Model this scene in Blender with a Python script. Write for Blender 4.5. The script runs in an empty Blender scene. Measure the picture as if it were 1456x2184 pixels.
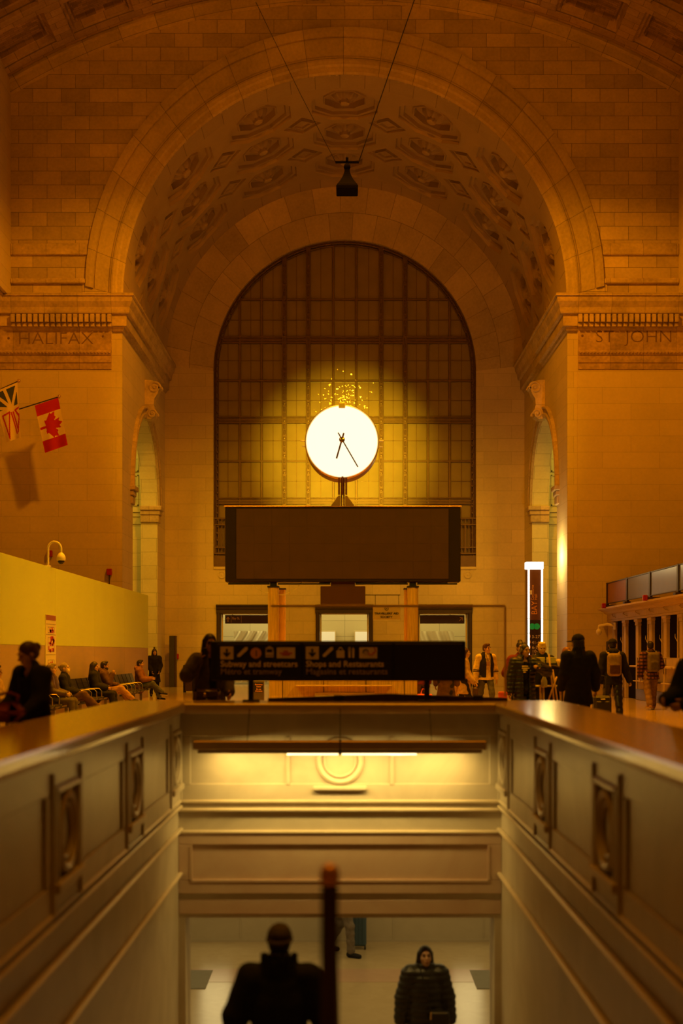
import bpy, math, random
import numpy as np
from mathutils import Vector, Matrix

random.seed(7)
np.random.seed(7)
sc = bpy.context.scene
COL = sc.collection
PI = math.pi

# ------------------------------------------------------------------ camera, world, lights, exposure
F = 2670.0            # focal length in pixels of the 1456 wide frame
VX, VY = 735.0, 1392.0
EYE = 1.58
D1, D2 = 47.26, 58.55  # end wall of the hall, window wall at the back of the arched recess

cd = bpy.data.cameras.new('camera')
cam = bpy.data.objects.new('camera', cd)
COL.objects.link(cam)
cam.location = (0, 0, EYE)
cam.rotation_euler = (PI / 2, 0, 0)
cd.sensor_fit = 'HORIZONTAL'
cd.sensor_width = 36.0
cd.lens = F / 1456.0 * 36.0
cd.shift_x = -(VX - 728.0) / 1456.0
cd.shift_y = (VY - 1092.0) / 1456.0
cd.clip_start, cd.clip_end = 0.05, 300
cd.dof.use_dof = True
cd.dof.focus_distance = 42.0
cd.dof.aperture_fstop = 1.45
sc.camera = cam

sc.view_settings.view_transform = 'Standard'
sc.view_settings.look = 'None'
sc.view_settings.gamma = 1.0
sc.view_settings.use_curve_mapping = False
sc.view_settings.exposure = 0.0
sc.cycles.max_bounces = 5
sc.cycles.diffuse_bounces = 3
sc.cycles.glossy_bounces = 3
sc.cycles.transmission_bounces = 4
sc.cycles.sample_clamp_indirect = 4.0
sc.cycles.caustics_reflective = False
sc.cycles.caustics_refractive = False
sc.cycles.use_denoising = True

w = bpy.data.worlds.new('world')
sc.world = w
w.use_nodes = True
bg = w.node_tree.nodes['Background']
bg.inputs[0].default_value = (1.0, 0.28, 0.004, 1)
bg.inputs[1].default_value = 0.028


def aim(o, target):
    d = Vector(target) - o.location
    o.rotation_euler = d.to_track_quat('-Z', 'Y').to_euler()


def spot(name, loc, target, power, color, size, blend, radius=0.2):
    l = bpy.data.lights.new(name, 'SPOT')
    l.energy, l.color, l.spot_size, l.spot_blend, l.shadow_soft_size = power, color, math.radians(size), blend, radius
    o = bpy.data.objects.new(name, l)
    COL.objects.link(o)
    o.location = loc
    aim(o, target)
    return o


def area(name, loc, target, power, color, sx, sy):
    l = bpy.data.lights.new(name, 'AREA')
    l.shape = 'RECTANGLE'
    l.energy, l.color, l.size, l.size_y = power, color, sx, sy
    o = bpy.data.objects.new(name, l)
    COL.objects.link(o)
    o.location = loc
    aim(o, target)
    return o


ORANGE = (1.0, 0.31, 0.002)
AMBER = (1.0, 0.43, 0.004)
# floodlights hung high at the sides of the hall, shining into the recess past the pier corners
spot('hall_floodlight', (-12.0, 20.0, 21.0), (1.5, 58, 4.5), 13500, AMBER, 27, 0.6, 0.25)
spot('hall_floodlight', (12.0, 20.0, 21.0), (-1.5, 58, 4.5), 13500, AMBER, 27, 0.6, 0.25)
# floodlights under the vault, shining down the pier fronts
spot('ceiling_floodlight', (-0.2, 36.0, 23.6), (-11.0, 47, 6.0), 9600, ORANGE, 66, 0.7, 0.5)
spot('ceiling_floodlight', (1.0, 36.0, 23.6), (11.0, 47, 6.5), 9600, ORANGE, 66, 0.7, 0.5)
# added spot: dim wash over the upper end wall and vaults, glints in the window
spot('upper_wash', (0, 12, 22.0), (0, 47, 18.6), 8000, (1.0, 0.27, 0.002), 56, 1.0, 0.3)
# added fill from above on the hall floor behind the stair well
a_ = area('floor_fill', (0, 31, 25), (0, 31, 0), 2300, ORANGE, 14, 14)
a_.data.spread = math.radians(60)
a_ = area('stair_fill', (0, 9, 25), (0, 9, 0), 170, ORANGE, 10, 10)  # added fill from above to brighten the copings
a_.data.spread = math.radians(45)
# added fill spots to brighten the booth and the people around it
spot('booth_fill', (-11.0, 12.0, 16.0), (2.0, 28, 1.5), 5200, (1.0, 0.47, 0.012), 36, 0.8, 0.3)
spot('booth_fill', (11.0, 12.0, 16.0), (-1.0, 28, 1.5), 5200, (1.0, 0.47, 0.012), 36, 0.8, 0.3)
# added fill spot to brighten the hoarding and the benches
spot('hoarding_fill', (11.0, 26.0, 19.0), (-7.0, 30, 2.2), 7500, (1.0, 0.42, 0.006), 50, 0.9, 0.3)
# added spot hidden behind the display board, makes the glow on the big window
spot('window_fill', (0.0, 28.0, 5.2), (0.0, D2, 10.6), 98000, (1.0, 0.62, 0.02), 17.5, 1.0, 0.15)
# side passages behind the small arches
area('passage_light', (-11.5, 51.5, 12.6), (-10.2, 55, 3), 240, (1.0, 0.62, 0.05), 3, 5)
area('passage_light', (11.5, 51.5, 12.6), (10.2, 55, 3), 240, (1.0, 0.62, 0.05), 3, 5)
# concourse behind the doorways of the window wall
area('concourse_light', (0, 61.5, 4.4), (0, 61.9, 0), 300, (1.0, 0.72, 0.22), 15, 3)
# lower concourse at the foot of the stairs
area('lower_concourse_light', (0, 18.6, -0.75), (0, 18.6, -3.5), 125, (1.0, 0.66, 0.22), 9, 6)

# ------------------------------------------------------------------ helpers


def PX(px, d):
    return (px - VX) / F * d


def PZ(py, d):
    return EYE + (VY - py) / F * d


def W(px, py, d):
    return Vector((PX(px, d), d, PZ(py, d)))


def new_mat(name):
    m = bpy.data.materials.new(name)
    m.use_nodes = True
    nt = m.node_tree
    b = nt.nodes['Principled BSDF']
    return m, nt, b


def L(nt, a, b):
    nt.links.new(a, b)


def plain(name, col, rough=0.6, metal=0.0, spec=0.4, var=0.12, scale=6.0, bump=0.0, emis=None, es=0.0, coord='Object'):
    m, nt, b = new_mat(name)
    b.inputs['Roughness'].default_value = rough
    b.inputs['Metallic'].default_value = metal
    b.inputs['Specular IOR Level'].default_value = spec
    if var > 0 or bump > 0:
        tc = nt.nodes.new('ShaderNodeTexCoord')
        nz = nt.nodes.new('ShaderNodeTexNoise')
        nz.inputs['Scale'].default_value = scale
        nz.inputs['Detail'].default_value = 5
        L(nt, tc.outputs[coord], nz.inputs['Vector'])
        mx = nt.nodes.new('ShaderNodeMix')
        mx.data_type = 'RGBA'
        lo = [c * (1 - var) for c in col[:3]] + [1]
        hi = [min(1, c * (1 + var)) for c in col[:3]] + [1]
        mx.inputs[6].default_value = lo
        mx.inputs[7].default_value = hi
        L(nt, nz.outputs['Fac'], mx.inputs[0])
        L(nt, mx.outputs[2], b.inputs['Base Color'])
        if bump > 0:
            bp = nt.nodes.new('ShaderNodeBump')
            bp.inputs['Strength'].default_value = bump
            bp.inputs['Distance'].default_value = 0.02
            L(nt, nz.outputs['Fac'], bp.inputs['Height'])
            L(nt, bp.outputs[0], b.inputs['Normal'])
    else:
        b.inputs['Base Color'].default_value = (*col[:3], 1)
    if emis:
        b.inputs['Emission Color'].default_value = (*emis, 1)
        b.inputs['Emission Strength'].default_value = es
    return m


def ashlar(name, col, bw, bh, mortar=0.009, var=0.16, rough=0.75, stain=0.2, offset=0.5, joint=0.45, nscale=0.35):
    """Coursed stone blocks laid out in metres on the UV map."""
    m, nt, b = new_mat(name)
    b.inputs['Roughness'].default_value = rough
    b.inputs['Specular IOR Level'].default_value = 0.3
    tc = nt.nodes.new('ShaderNodeTexCoord')
    br = nt.nodes.new('ShaderNodeTexBrick')
    br.offset = offset
    br.inputs['Scale'].default_value = 1.0
    br.inputs['Brick Width'].default_value = bw
    br.inputs['Row Height'].default_value = bh
    br.inputs['Mortar Size'].default_value = mortar
    br.inputs['Mortar Smooth'].default_value = 0.2
    br.inputs['Color1'].default_value = (*[c * (1 - var) for c in col], 1)
    br.inputs['Color2'].default_value = (*[min(1, c * (1 + var)) for c in col], 1)
    br.inputs['Mortar'].default_value = (*[c * joint for c in col], 1)
    L(nt, tc.outputs['UV'], br.inputs['Vector'])
    n1 = nt.nodes.new('ShaderNodeTexNoise')
    n1.inputs['Scale'].default_value = nscale
    n1.inputs['Detail'].default_value = 8
    n1.inputs['Roughness'].default_value = 0.7
    L(nt, tc.outputs['UV'], n1.inputs['Vector'])
    n2 = nt.nodes.new('ShaderNodeTexNoise')
    n2.inputs['Scale'].default_value = 9.0
    n2.inputs['Detail'].default_value = 6
    L(nt, tc.outputs['UV'], n2.inputs['Vector'])
    ad = nt.nodes.new('ShaderNodeMath')
    ad.operation = 'MULTIPLY_ADD'
    L(nt, n2.outputs['Fac'], ad.inputs[0])
    ad.inputs[1].default_value = 0.35
    L(nt, n1.outputs['Fac'], ad.inputs[2])
    mr = nt.nodes.new('ShaderNodeMapRange')
    mr.inputs['From Min'].default_value = 0.45
    mr.inputs['From Max'].default_value = 0.90
    mr.inputs['To Min'].default_value = 1 - stain
    mr.inputs['To Max'].default_value = 1 + stain * 0.5
    L(nt, ad.outputs[0], mr.inputs['Value'])
    vm = nt.nodes.new('ShaderNodeVectorMath')
    vm.operation = 'SCALE'
    L(nt, br.outputs['Color'], vm.inputs[0])
    L(nt, mr.outputs[0], vm.inputs['Scale'])
    L(nt, vm.outputs[0], b.inputs['Base Color'])
    bp = nt.nodes.new('ShaderNodeBump')
    bp.invert = True
    bp.inputs['Strength'].default_value = 0.5
    bp.inputs['Distance'].default_value = 0.01
    L(nt, br.outputs['Fac'], bp.inputs['Height'])
    L(nt, bp.outputs[0], b.inputs['Normal'])
    return m


def marble(name, col, vein, rough=0.35, scale=0.9, amount=0.5, spec=0.4):
    m, nt, b = new_mat(name)
    b.inputs['Roughness'].default_value = rough
    b.inputs['Specular IOR Level'].default_value = spec
    tc = nt.nodes.new('ShaderNodeTexCoord')
    nz = nt.nodes.new('ShaderNodeTexNoise')
    nz.inputs['Scale'].default_value = scale
    nz.inputs['Detail'].default_value = 9
    nz.inputs['Roughness'].default_value = 0.6
    nz.inputs['Distortion'].default_value = 1.6
    L(nt, tc.outputs['Object'], nz.inputs['Vector'])
    cr = nt.nodes.new('ShaderNodeValToRGB')
    cr.color_ramp.elements[0].position = 0.35
    cr.color_ramp.elements[0].color = (*col, 1)
    cr.color_ramp.elements[1].position = 0.72
    cr.color_ramp.elements[1].color = (*[c * (1 - amount) + v * amount for c, v in zip(col, vein)], 1)
    L(nt, nz.outputs['Fac'], cr.inputs[0])
    L(nt, cr.outputs[0], b.inputs['Base Color'])
    return m


def woodmat(name, col, rough=0.35, scale=3.0, axis=2):
    m, nt, b = new_mat(name)
    b.inputs['Roughness'].default_value = rough
    tc = nt.nodes.new('ShaderNodeTexCoord')
    mp = nt.nodes.new('ShaderNodeMapping')
    s = [14.0, 14.0, 14.0]
    s[axis] = 0.8
    mp.inputs['Scale'].default_value = s
    L(nt, tc.outputs['Object'], mp.inputs[0])
    nz = nt.nodes.new('ShaderNodeTexNoise')
    nz.inputs['Scale'].default_value = scale
    nz.inputs['Detail'].default_value = 4
    L(nt, mp.outputs[0], nz.inputs['Vector'])
    cr = nt.nodes.new('ShaderNodeValToRGB')
    cr.color_ramp.elements[0].position = 0.3
    cr.color_ramp.elements[0].color = (*[c * 0.72 for c in col], 1)
    cr.color_ramp.elements[1].position = 0.7
    cr.color_ramp.elements[1].color = (*[min(1, c * 1.15) for c in col], 1)
    L(nt, nz.outputs['Fac'], cr.inputs[0])
    L(nt, cr.outputs[0], b.inputs['Base Color'])
    return m


def glow(name, col, strength):
    m, nt, b = new_mat(name)
    b.inputs['Base Color'].default_value = (0.6, 0.6, 0.55, 1)
    b.inputs['Emission Color'].default_value = (*col, 1)
    b.inputs['Emission Strength'].default_value = strength
    return m


def glassmat(name, tint=(0.95, 0.95, 0.9), rough=0.0, alpha=0.10):
    m, nt, b = new_mat(name)
    nt.nodes.remove(b)
    out = nt.nodes['Material Output']
    tr = nt.nodes.new('ShaderNodeBsdfTransparent')
    tr.inputs[0].default_value = (*tint, 1)
    gl = nt.nodes.new('ShaderNodeBsdfGlossy')
    gl.inputs['Roughness'].default_value = rough
    gl.inputs[0].default_value = (1, 1, 1, 1)
    mx = nt.nodes.new('ShaderNodeMixShader')
    mx.inputs[0].default_value = alpha
    L(nt, tr.outputs[0], mx.inputs[1])
    L(nt, gl.outputs[0], mx.inputs[2])
    L(nt, mx.outputs[0], out.inputs[0])
    return m


WLOC = {}   # world location of every object built (roots carry no rotation while parts are made)


class MB:
    def __init__(self):
        self.v, self.f, self.uv, self.mi = [], [], [], []

    def add(self, verts, faces, uvs=None, mi=0):
        o = len(self.v)
        self.v.extend([tuple(p) for p in verts])
        for k, fc in enumerate(faces):
            self.f.append([i + o for i in fc])
            self.uv.append(None if uvs is None else [uvs[i] for i in fc])
            self.mi.append(mi)
        return self

    def box(self, lo, hi, mi=0):
        x0, y0, z0 = lo
        x1, y1, z1 = hi
        v = [(x0, y0, z0), (x1, y0, z0), (x1, y1, z0), (x0, y1, z0), (x0, y0, z1), (x1, y0, z1), (x1, y1, z1), (x0, y1, z1)]
        f = [(0, 3, 2, 1), (4, 5, 6, 7), (0, 1, 5, 4), (1, 2, 6, 5), (2, 3, 7, 6), (3, 0, 4, 7)]
        return self.add(v, f, None, mi)

    def bbox(self, lo, hi, b=0.01, mi=0):
        """box with all edges chamfered by b"""
        c = [(l + h) / 2 for l, h in zip(lo, hi)]
        e = [max((h - l) / 2, 1e-5) for l, h in zip(lo, hi)]
        b = min(b, min(e) * 0.98)
        v, idx = [], {}
        for sx in (-1, 1):
            for sy in (-1, 1):
                for sz in (-1, 1):
                    for a in range(3):
                        q = [sx * (e[0] - b), sy * (e[1] - b), sz * (e[2] - b)]
                        q[a] += (sx, sy, sz)[a] * b
                        idx[(sx, sy, sz, a)] = len(v)
                        v.append((c[0] + q[0], c[1] + q[1], c[2] + q[2]))
        f = []
        for a in range(3):
            o1, o2 = (a + 1) % 3, (a + 2) % 3
            for s in (-1, 1):
                ring = []
                for t1, t2 in ((-1, -1), (1, -1), (1, 1), (-1, 1)):
                    k = [0, 0, 0]
                    k[a], k[o1], k[o2] = s, t1, t2
                    ring.append(idx[(*k, a)])
                f.append(ring if s > 0 else ring[::-1])
            for t1 in (-1, 1):
                for t2 in (-1, 1):
                    k0, k1 = [0, 0, 0], [0, 0, 0]
                    k0[a], k1[a] = -1, 1
                    k0[o1] = k1[o1] = t1
                    k0[o2] = k1[o2] = t2
                    q = [idx[(*k0, o1)], idx[(*k1, o1)], idx[(*k1, o2)], idx[(*k0, o2)]]
                    f.append(q if t1 * t2 > 0 else q[::-1])
        for sx in (-1, 1):
            for sy in (-1, 1):
                for sz in (-1, 1):
                    q = [idx[(sx, sy, sz, a)] for a in range(3)]
                    f.append(q if sx * sy * sz > 0 else q[::-1])
        return self.add(v, f, None, mi)

    def tube(self, pts, r, n=10, mi=0, caps=True, closed=False):
        pts = [Vector(p) for p in pts]
        m = len(pts)
        rr = r if isinstance(r, (list, tuple)) else [r] * m
        up = Vector((0, 0, 1))
        v, f = [], []
        prev = None
        for i, p in enumerate(pts):
            if closed:
                t = pts[(i + 1) % m] - pts[i - 1]
            else:
                t = pts[min(i + 1, m - 1)] - pts[max(i - 1, 0)]
            t.normalize()
            if prev is None:
                a = t.cross(up)
                if a.length < 1e-4:
                    a = t.cross(Vector((1, 0, 0)))
            else:
                a = prev - t * prev.dot(t)
            a.normalize()
            prev = a
            bb = t.cross(a)
            for k in range(n):
                an = 2 * PI * k / n
                v.append(p + (a * math.cos(an) + bb * math.sin(an)) * rr[i])
        for i in range(m if closed else m - 1):
            j = (i + 1) % m
            for k in range(n):
                f.append((i * n + k, i * n + (k + 1) % n, j * n + (k + 1) % n, j * n + k))
        if caps and not closed:
            f.append(tuple(range(n))[::-1])
            f.append(tuple((m - 1) * n + k for k in range(n)))
        return self.add(v, [q[::-1] for q in f], None, mi)

    def lathe(self, prof, c, axis='Z', n=48, mi=0, cap=True):
        """prof: (r, h) pairs turned about an axis through c"""
        v, f = [], []
        for r, h in prof:
            for k in range(n):
                a = 2 * PI * k / n
                x, y = r * math.cos(a), r * math.sin(a)
                q = (x, y, h) if axis == 'Z' else (x, -h, y) if axis == 'Y' else (h, x, y)
                v.append((c[0] + q[0], c[1] + q[1], c[2] + q[2]))
        for i in range(len(prof) - 1):
            for k in range(n):
                f.append((i * n + k, i * n + (k + 1) % n, (i + 1) * n + (k + 1) % n, (i + 1) * n + k))
        if cap:
            if prof[0][0] > 1e-6:
                f.append(tuple(range(n))[::-1])
            if prof[-1][0] > 1e-6:
                f.append(tuple((len(prof) - 1) * n + k for k in range(n)))
        return self.add(v, f, None, mi)

    def prism(self, poly, a0, a1, axis='Y', mi=0):
        """polygon extruded along an axis: Y -> poly is (x, z); X -> poly is (y, z); Z -> (x, y)"""
        n = len(poly)

        def P(p, a):
            return (p[0], a, p[1]) if axis == 'Y' else (a, p[0], p[1]) if axis == 'X' else (p[0], p[1], a)
        v = [P(p, a0) for p in poly] + [P(p, a1) for p in poly]
        f = [tuple(range(n)), tuple(range(2 * n - 1, n - 1, -1))]
        for i in range(n):
            j = (i + 1) % n
            f.append((i, i + n, j + n, j))
        return self.add(v, f, None, mi)

    def sweep(self, path, prof, flip=False, mi=0):
        """profile (out, z) swept along a plan polyline, mitred; out is to the right of the walk"""
        pts = [Vector((p[0], p[1])) for p in path]
        m = len(pts)
        dirs = [(pts[i + 1] - pts[i]).normalized() for i in range(m - 1)]
        v = []
        for i in range(m):
            if i == 0:
                nrm = Vector((dirs[0].y, -dirs[0].x))
            elif i == m - 1:
                nrm = Vector((dirs[-1].y, -dirs[-1].x))
            else:
                n1 = Vector((dirs[i - 1].y, -dirs[i - 1].x))
                n2 = Vector((dirs[i].y, -dirs[i].x))
                nrm = (n1 + n2) / (1 + n1.dot(n2))
            for o, z in prof:
                q = pts[i] + nrm * o
                v.append((q.x, q.y, z))
        k = len(prof)
        f = []
        for i in range(m - 1):
            for j in range(k - 1):
                q = (i * k + j, (i + 1) * k + j, (i + 1) * k + j + 1, i * k + j + 1)
                f.append(q[::-1] if flip else q)
        f.append(tuple(range(k)))
        f.append(tuple(range((m - 1) * k, m * k))[::-1])
        return self.add(v, f, None, mi)

    def grid(self, fn, us, vs, uvfn=None, flip=False, mi=0):
        nu, nv = len(us), len(vs)
        v = [fn(u, t) for u in us for t in vs]
        uv = [uvfn(u, t) for u in us for t in vs] if uvfn else None
        f = []
        for i in range(nu - 1):
            for j in range(nv - 1):
                q = (i * nv + j, (i + 1) * nv + j, (i + 1) * nv + j + 1, i * nv + j + 1)
                f.append(q[::-1] if flip else q)
        return self.add(v, f, uv, mi)

    def build(self, name, mat, parent=None, smooth=False, origin=None, angle=None):
        v = self.v
        if parent is not None:
            org = WLOC[parent.name]
        elif origin is not None:
            org = Vector(origin)
        else:
            a = np.array(v)
            lo, hi = a.min(0), a.max(0)
            org = Vector(((lo[0] + hi[0]) / 2, (lo[1] + hi[1]) / 2, lo[2]))
        me = bpy.data.meshes.new(name)
        me.from_pydata([(p[0] - org[0], p[1] - org[1], p[2] - org[2]) for p in v], [], self.f)
        for mm in (mat if isinstance(mat, (list, tuple)) else [mat]):
            me.materials.append(mm)
        me.polygons.foreach_set('material_index', self.mi)
        uvl = me.uv_layers.new(name='UVMap')
        arr = np.zeros(len(me.loops) * 2, dtype=np.float32)
        for p in me.polygons:
            u = self.uv[p.index]
            if u is None:
                nrm = p.normal
                ax = max(range(3), key=lambda i: abs(nrm[i]))
                i0, i1 = ((1, 2), (0, 2), (0, 1))[ax]
                for li in p.loop_indices:
                    q = v[me.loops[li].vertex_index]
                    arr[2 * li], arr[2 * li + 1] = q[i0], q[i1]
            else:
                for k, li in enumerate(p.loop_indices):
                    arr[2 * li], arr[2 * li + 1] = u[k]
        uvl.data.foreach_set('uv', arr)
        if smooth:
            me.polygons.foreach_set('use_smooth', [True] * len(me.polygons))
            if angle:
                me.set_sharp_from_angle(angle=math.radians(angle))
        me.validate()
        me.update()
        o = bpy.data.objects.new(name, me)
        COL.objects.link(o)
        if parent is not None:
            o.parent = parent
        else:
            o.location = org
        WLOC[o.name] = Vector(org)
        return o


def tag(o, label=None, cat=None, group=None, kind=None):
    if label:
        o['label'] = label
    if cat:
        o['category'] = cat
    if group:
        o['group'] = group
    if kind:
        o['kind'] = kind
    return o


def thing(name, label, cat, loc=(0, 0, 0), group=None):
    o = bpy.data.objects.new(name, None)
    o.empty_display_size = 0.1
    COL.objects.link(o)
    o.location = loc
    WLOC[o.name] = Vector(loc)
    return tag(o, label, cat, group)


def struct(o, label=None):
    return tag(o, label, None, None, 'structure')


def children(o):
    return [c for c in bpy.data.objects if c.parent == o]


def copy_tree(o, parent=None, kids=None):
    c = o.copy()
    COL.objects.link(c)
    if parent is not None:
        c.parent = parent
    for ch in children(o):
        copy_tree(ch, c)
    WLOC[c.name] = Vector(WLOC.get(o.name, (0, 0, 0)))
    return c


def text(name, s, size, loc, mat, parent=None, width=None, align='LEFT', ext=0.002, rot=None, bold=0.0):
    """lettering in the XZ plane facing the camera; loc = left end of the base line"""
    cu = bpy.data.curves.new(name, 'FONT')
    cu.body = s
    cu.size = size
    cu.extrude = ext
    cu.offset = bold
    cu.align_x = align
    cu.resolution_u = 3
    t = bpy.data.objects.new(name, cu)
    COL.objects.link(t)
    bpy.context.view_layer.update()
    dg = bpy.context.evaluated_depsgraph_get()
    me = bpy.data.meshes.new_from_object(t.evaluated_get(dg))
    COL.objects.unlink(t)
    bpy.data.objects.remove(t)
    a = np.zeros(len(me.vertices) * 3)
    me.vertices.foreach_get('co', a)
    a = a.reshape(-1, 3)
    sx = 1.0
    if width:
        sx = width / max(a[:, 0].max() - a[:, 0].min(), 1e-6)
    q = np.stack([a[:, 0] * sx, -a[:, 2], a[:, 1]], 1)      # into the XZ plane
    if rot is not None:
        q = q @ np.array(rot).T
    org = WLOC[parent.name] if parent is not None else Vector(loc)
    q = q + (np.array(loc) - np.array(org))
    me.vertices.foreach_set('co', q.ravel())
    me.materials.clear()
    me.materials.append(mat)
    me.update()
    o = bpy.data.objects.new(name, me)
    COL.objects.link(o)
    if parent is not None:
        o.parent = parent
    else:
        o.location = org
    WLOC[o.name] = Vector(org)
    return o


# ------------------------------------------------------------------ materials
STONE = (0.60, 0.49, 0.33)
M_wall = ashlar('upper stone', (0.56, 0.44, 0.29), 1.07, 0.52, mortar=0.011, var=0.17, stain=0.3)
M_pier = ashlar('pier stone', (0.63, 0.52, 0.34), 2.16, 0.61, mortar=0.008, var=0.045, stain=0.12, joint=0.74)
M_back = ashlar('window wall stone', (0.60, 0.49, 0.32), 1.3, 0.61, mortar=0.008, var=0.06, stain=0.14, joint=0.72)
M_vous = ashlar('voussoir stone', (0.60, 0.47, 0.30), 1.15, 1.05, mortar=0.011, var=0.16, stain=0.3)
M_ring = ashlar('arch ring stone', (0.60, 0.48, 0.31), 1.45, 0.95, mortar=0.011, var=0.15, stain=0.35, offset=0.0)
M_band = ashlar('vault edge stone', (0.52, 0.40, 0.25), 0.95, 2.6, mortar=0.011, var=0.06, stain=0.15, offset=0.0)
M_vault = plain('vault plaster', (0.50, 0.38, 0.23), 0.85, var=0.12, scale=1.5, bump=0.15)
M_cornice = ashlar('cornice stone', (0.56, 0.43, 0.27), 1.25, 3.0, mortar=0.007, var=0.12, stain=0.45, offset=0.0, nscale=0.8)
M_weather = ashlar('weathered stone', (0.47, 0.33, 0.19), 1.25, 3.0, mortar=0.006, var=0.12, stain=0.5, offset=0.0, nscale=1.2)
M_carveshade = plain('carved lettering shade', (0.17, 0.10, 0.05), 0.9, var=0.25, scale=4)  # dark tone stands for the shade inside the cut letters
M_passage = ashlar('passage stone', (0.66, 0.62, 0.44), 1.3, 0.61, mortar=0.01, var=0.08, stain=0.15, joint=0.6)
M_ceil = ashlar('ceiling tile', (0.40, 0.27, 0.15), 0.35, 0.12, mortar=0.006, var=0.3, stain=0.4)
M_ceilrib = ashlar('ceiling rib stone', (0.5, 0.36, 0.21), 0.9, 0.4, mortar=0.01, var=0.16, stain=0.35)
M_floor = marble('hall floor stone', (0.52, 0.40, 0.23), (0.38, 0.27, 0.14), rough=0.15, scale=1.2, amount=0.5, spec=0.5)
M_bronze = plain('dark bronze', (0.045, 0.028, 0.014), 0.5, 0.2, var=0.25, scale=5)
M_mull = plain('window bronze', (0.13, 0.075, 0.035), 0.45, 0.35, var=0.3, scale=6)
M_black = plain('black metal', (0.014, 0.013, 0.012), 0.55, 0.0, var=0.1)
M_matte = plain('matte black', (0.010, 0.009, 0.008), 0.95, 0.0, 0.0, var=0.1)
M_cream = plain('cream paint', (0.8, 0.72, 0.5), 0.5, var=0.05)
M_white = plain('white paint', (0.85, 0.82, 0.7), 0.4, var=0.04)
M_red = plain('red plastic', (0.36, 0.015, 0.015), 0.4, var=0.08)
M_chrome = plain('chrome', (0.34, 0.32, 0.28), 0.3, 1.0, var=0.05)
M_brass = plain('brass', (0.75, 0.52, 0.2), 0.25, 1.0, var=0.05)
M_leather = plain('black leather', (0.018, 0.016, 0.015), 0.32, var=0.15, scale=30, bump=0.2)
M_booth = woodmat('booth oak', (0.80, 0.56, 0.15), 0.35)
M_dwood = woodmat('dark brown wood', (0.065, 0.034, 0.018), 0.45)
M_glass = glassmat('clear glass', (0.97, 0.95, 0.88), 0.0, 0.05)
M_screen = plain('unlit led panel', (0.095, 0.047, 0.023), 0.55, var=0.2, scale=3)
M_skin = plain('skin', (0.55, 0.33, 0.22), 0.5, var=0.06, scale=20)

# ------------------------------------------------------------------ the setting: end wall, recess, vaults
HW = 8.4              # half width of the recess
ZC, RV = 15.03, 8.35  # springing and radius of the recess vault
ZA, RA = 15.39, 9.77  # outer circle of the arch ring
SX = 12.6             # hall side wall above the cornice
SXL = 13.25           # and below it
RC, ZCC = 25.0, 1.6   # main barrel vault


def frange(a, b, n):
    return [a + (b - a) * i / (n - 1) for i in range(n)]


def ceil_z(x):
    return ZCC + math.sqrt(max(RC * RC - x * x, 0))


# upper end wall, from the arch ring up to the barrel vault
mb = MB()
xs = sorted(set(frange(-SX, SX, 85) + [-RA, RA]))


def arch_low(x):
    if abs(x) >= RA:
        return 15.0
    return ZA + math.sqrt(max(RA * RA - x * x, 0))


v, f = [], []
for i in range(len(xs) - 1):
    x0, x1 = xs[i], xs[i + 1]
    q = [(x0, D1, arch_low(x0 if abs(x0) < RA or i == 0 else x0)), (x1, D1, arch_low(x1)), (x1, D1, ceil_z(x1) + .3), (x0, D1, ceil_z(x0) + .3)]
    if abs(x0) >= RA and abs(x1) >= RA:
        q[0], q[1] = (x0, D1, 15.0), (x1, D1, 15.0)
    elif abs(x0) >= RA:
        q[0] = (x0, D1, ZA)
    elif abs(x1) >= RA:
        q[1] = (x1, D1, ZA)
    mb.add(q, [(0, 1, 2, 3)])
struct(mb.build('wall_end', M_wall))

# pier faces below the entablature, and the strips at their corners
for s, nm in ((-1, 'wall_pier_left'), (1, 'wall_pier_right')):
    mb = MB()
    a, b = sorted((s * SXL, s * 8.78))
    mb.box((a, D1, 0), (b, D1 + .3, 15.03))
    a, b = sorted((s * 8.8, s * 8.404))
    mb.box((a, D1 + 0.05, 0), (b, D1 + .35, 15.03))
    struct(mb.build(nm, M_pier))

# arch ring with its mouldings: profile t -> projection
mb = MB()
prof = [(0, -.02), (0, .10), (.10, .12), (.205, .12), (.21, .02), (.235, .02), (.24, .06), (.60, .06), (.63, .10), (.72, .15), (.80, .15), (.84, .09), (.95, .09), (1.0, .04), (1.0, -.05)]
angs = frange(0, PI, 121)


def ring_pt(a, t, p):
    zo, ro = ZA + (ZC - ZA) * t, RA + (RV - RA) * t
    return (math.cos(a) * ro, D1 - p, zo + math.sin(a) * ro)


for k in range(len(prof) - 1):
    (t0, p0), (t1, p1) = prof[k], prof[k + 1]
    v, uv, f = [], [], []
    for a in angs:
        for t, p in ((t0, p0), (t1, p1)):
            v.append(ring_pt(a, t, p))
            uv.append((a * 9.2, t * 1.42 + (p if t0 == t1 else 0) + (0.3 if t < .23 else 0)))
    for i in range(len(angs) - 1):
        f.append((2 * i, 2 * i + 1, 2 * i + 3, 2 * i + 2))
    mb.add(v, f, uv)
# straight feet of the ring down to the cornice
for s in (-1, 1):
    a, b = sorted((s * 8.36, s * 9.80))
    mb.box((a, D1 - .045, 14.9), (b, D1 + .3, 15.03))
    mb.prism([(s * 8.33, 15.02), (s * 9.82, 15.02), (s * 9.80, 15.42)], D1 - .048, D1 + .3, 'Y')
    a, b = sorted((s * 9.66, s * 9.9))
    mb.box((a, D1 - .02, 14.95), (b, D1 + .3, 15.6))
struct(mb.build('trim_1', M_ring))

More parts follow.
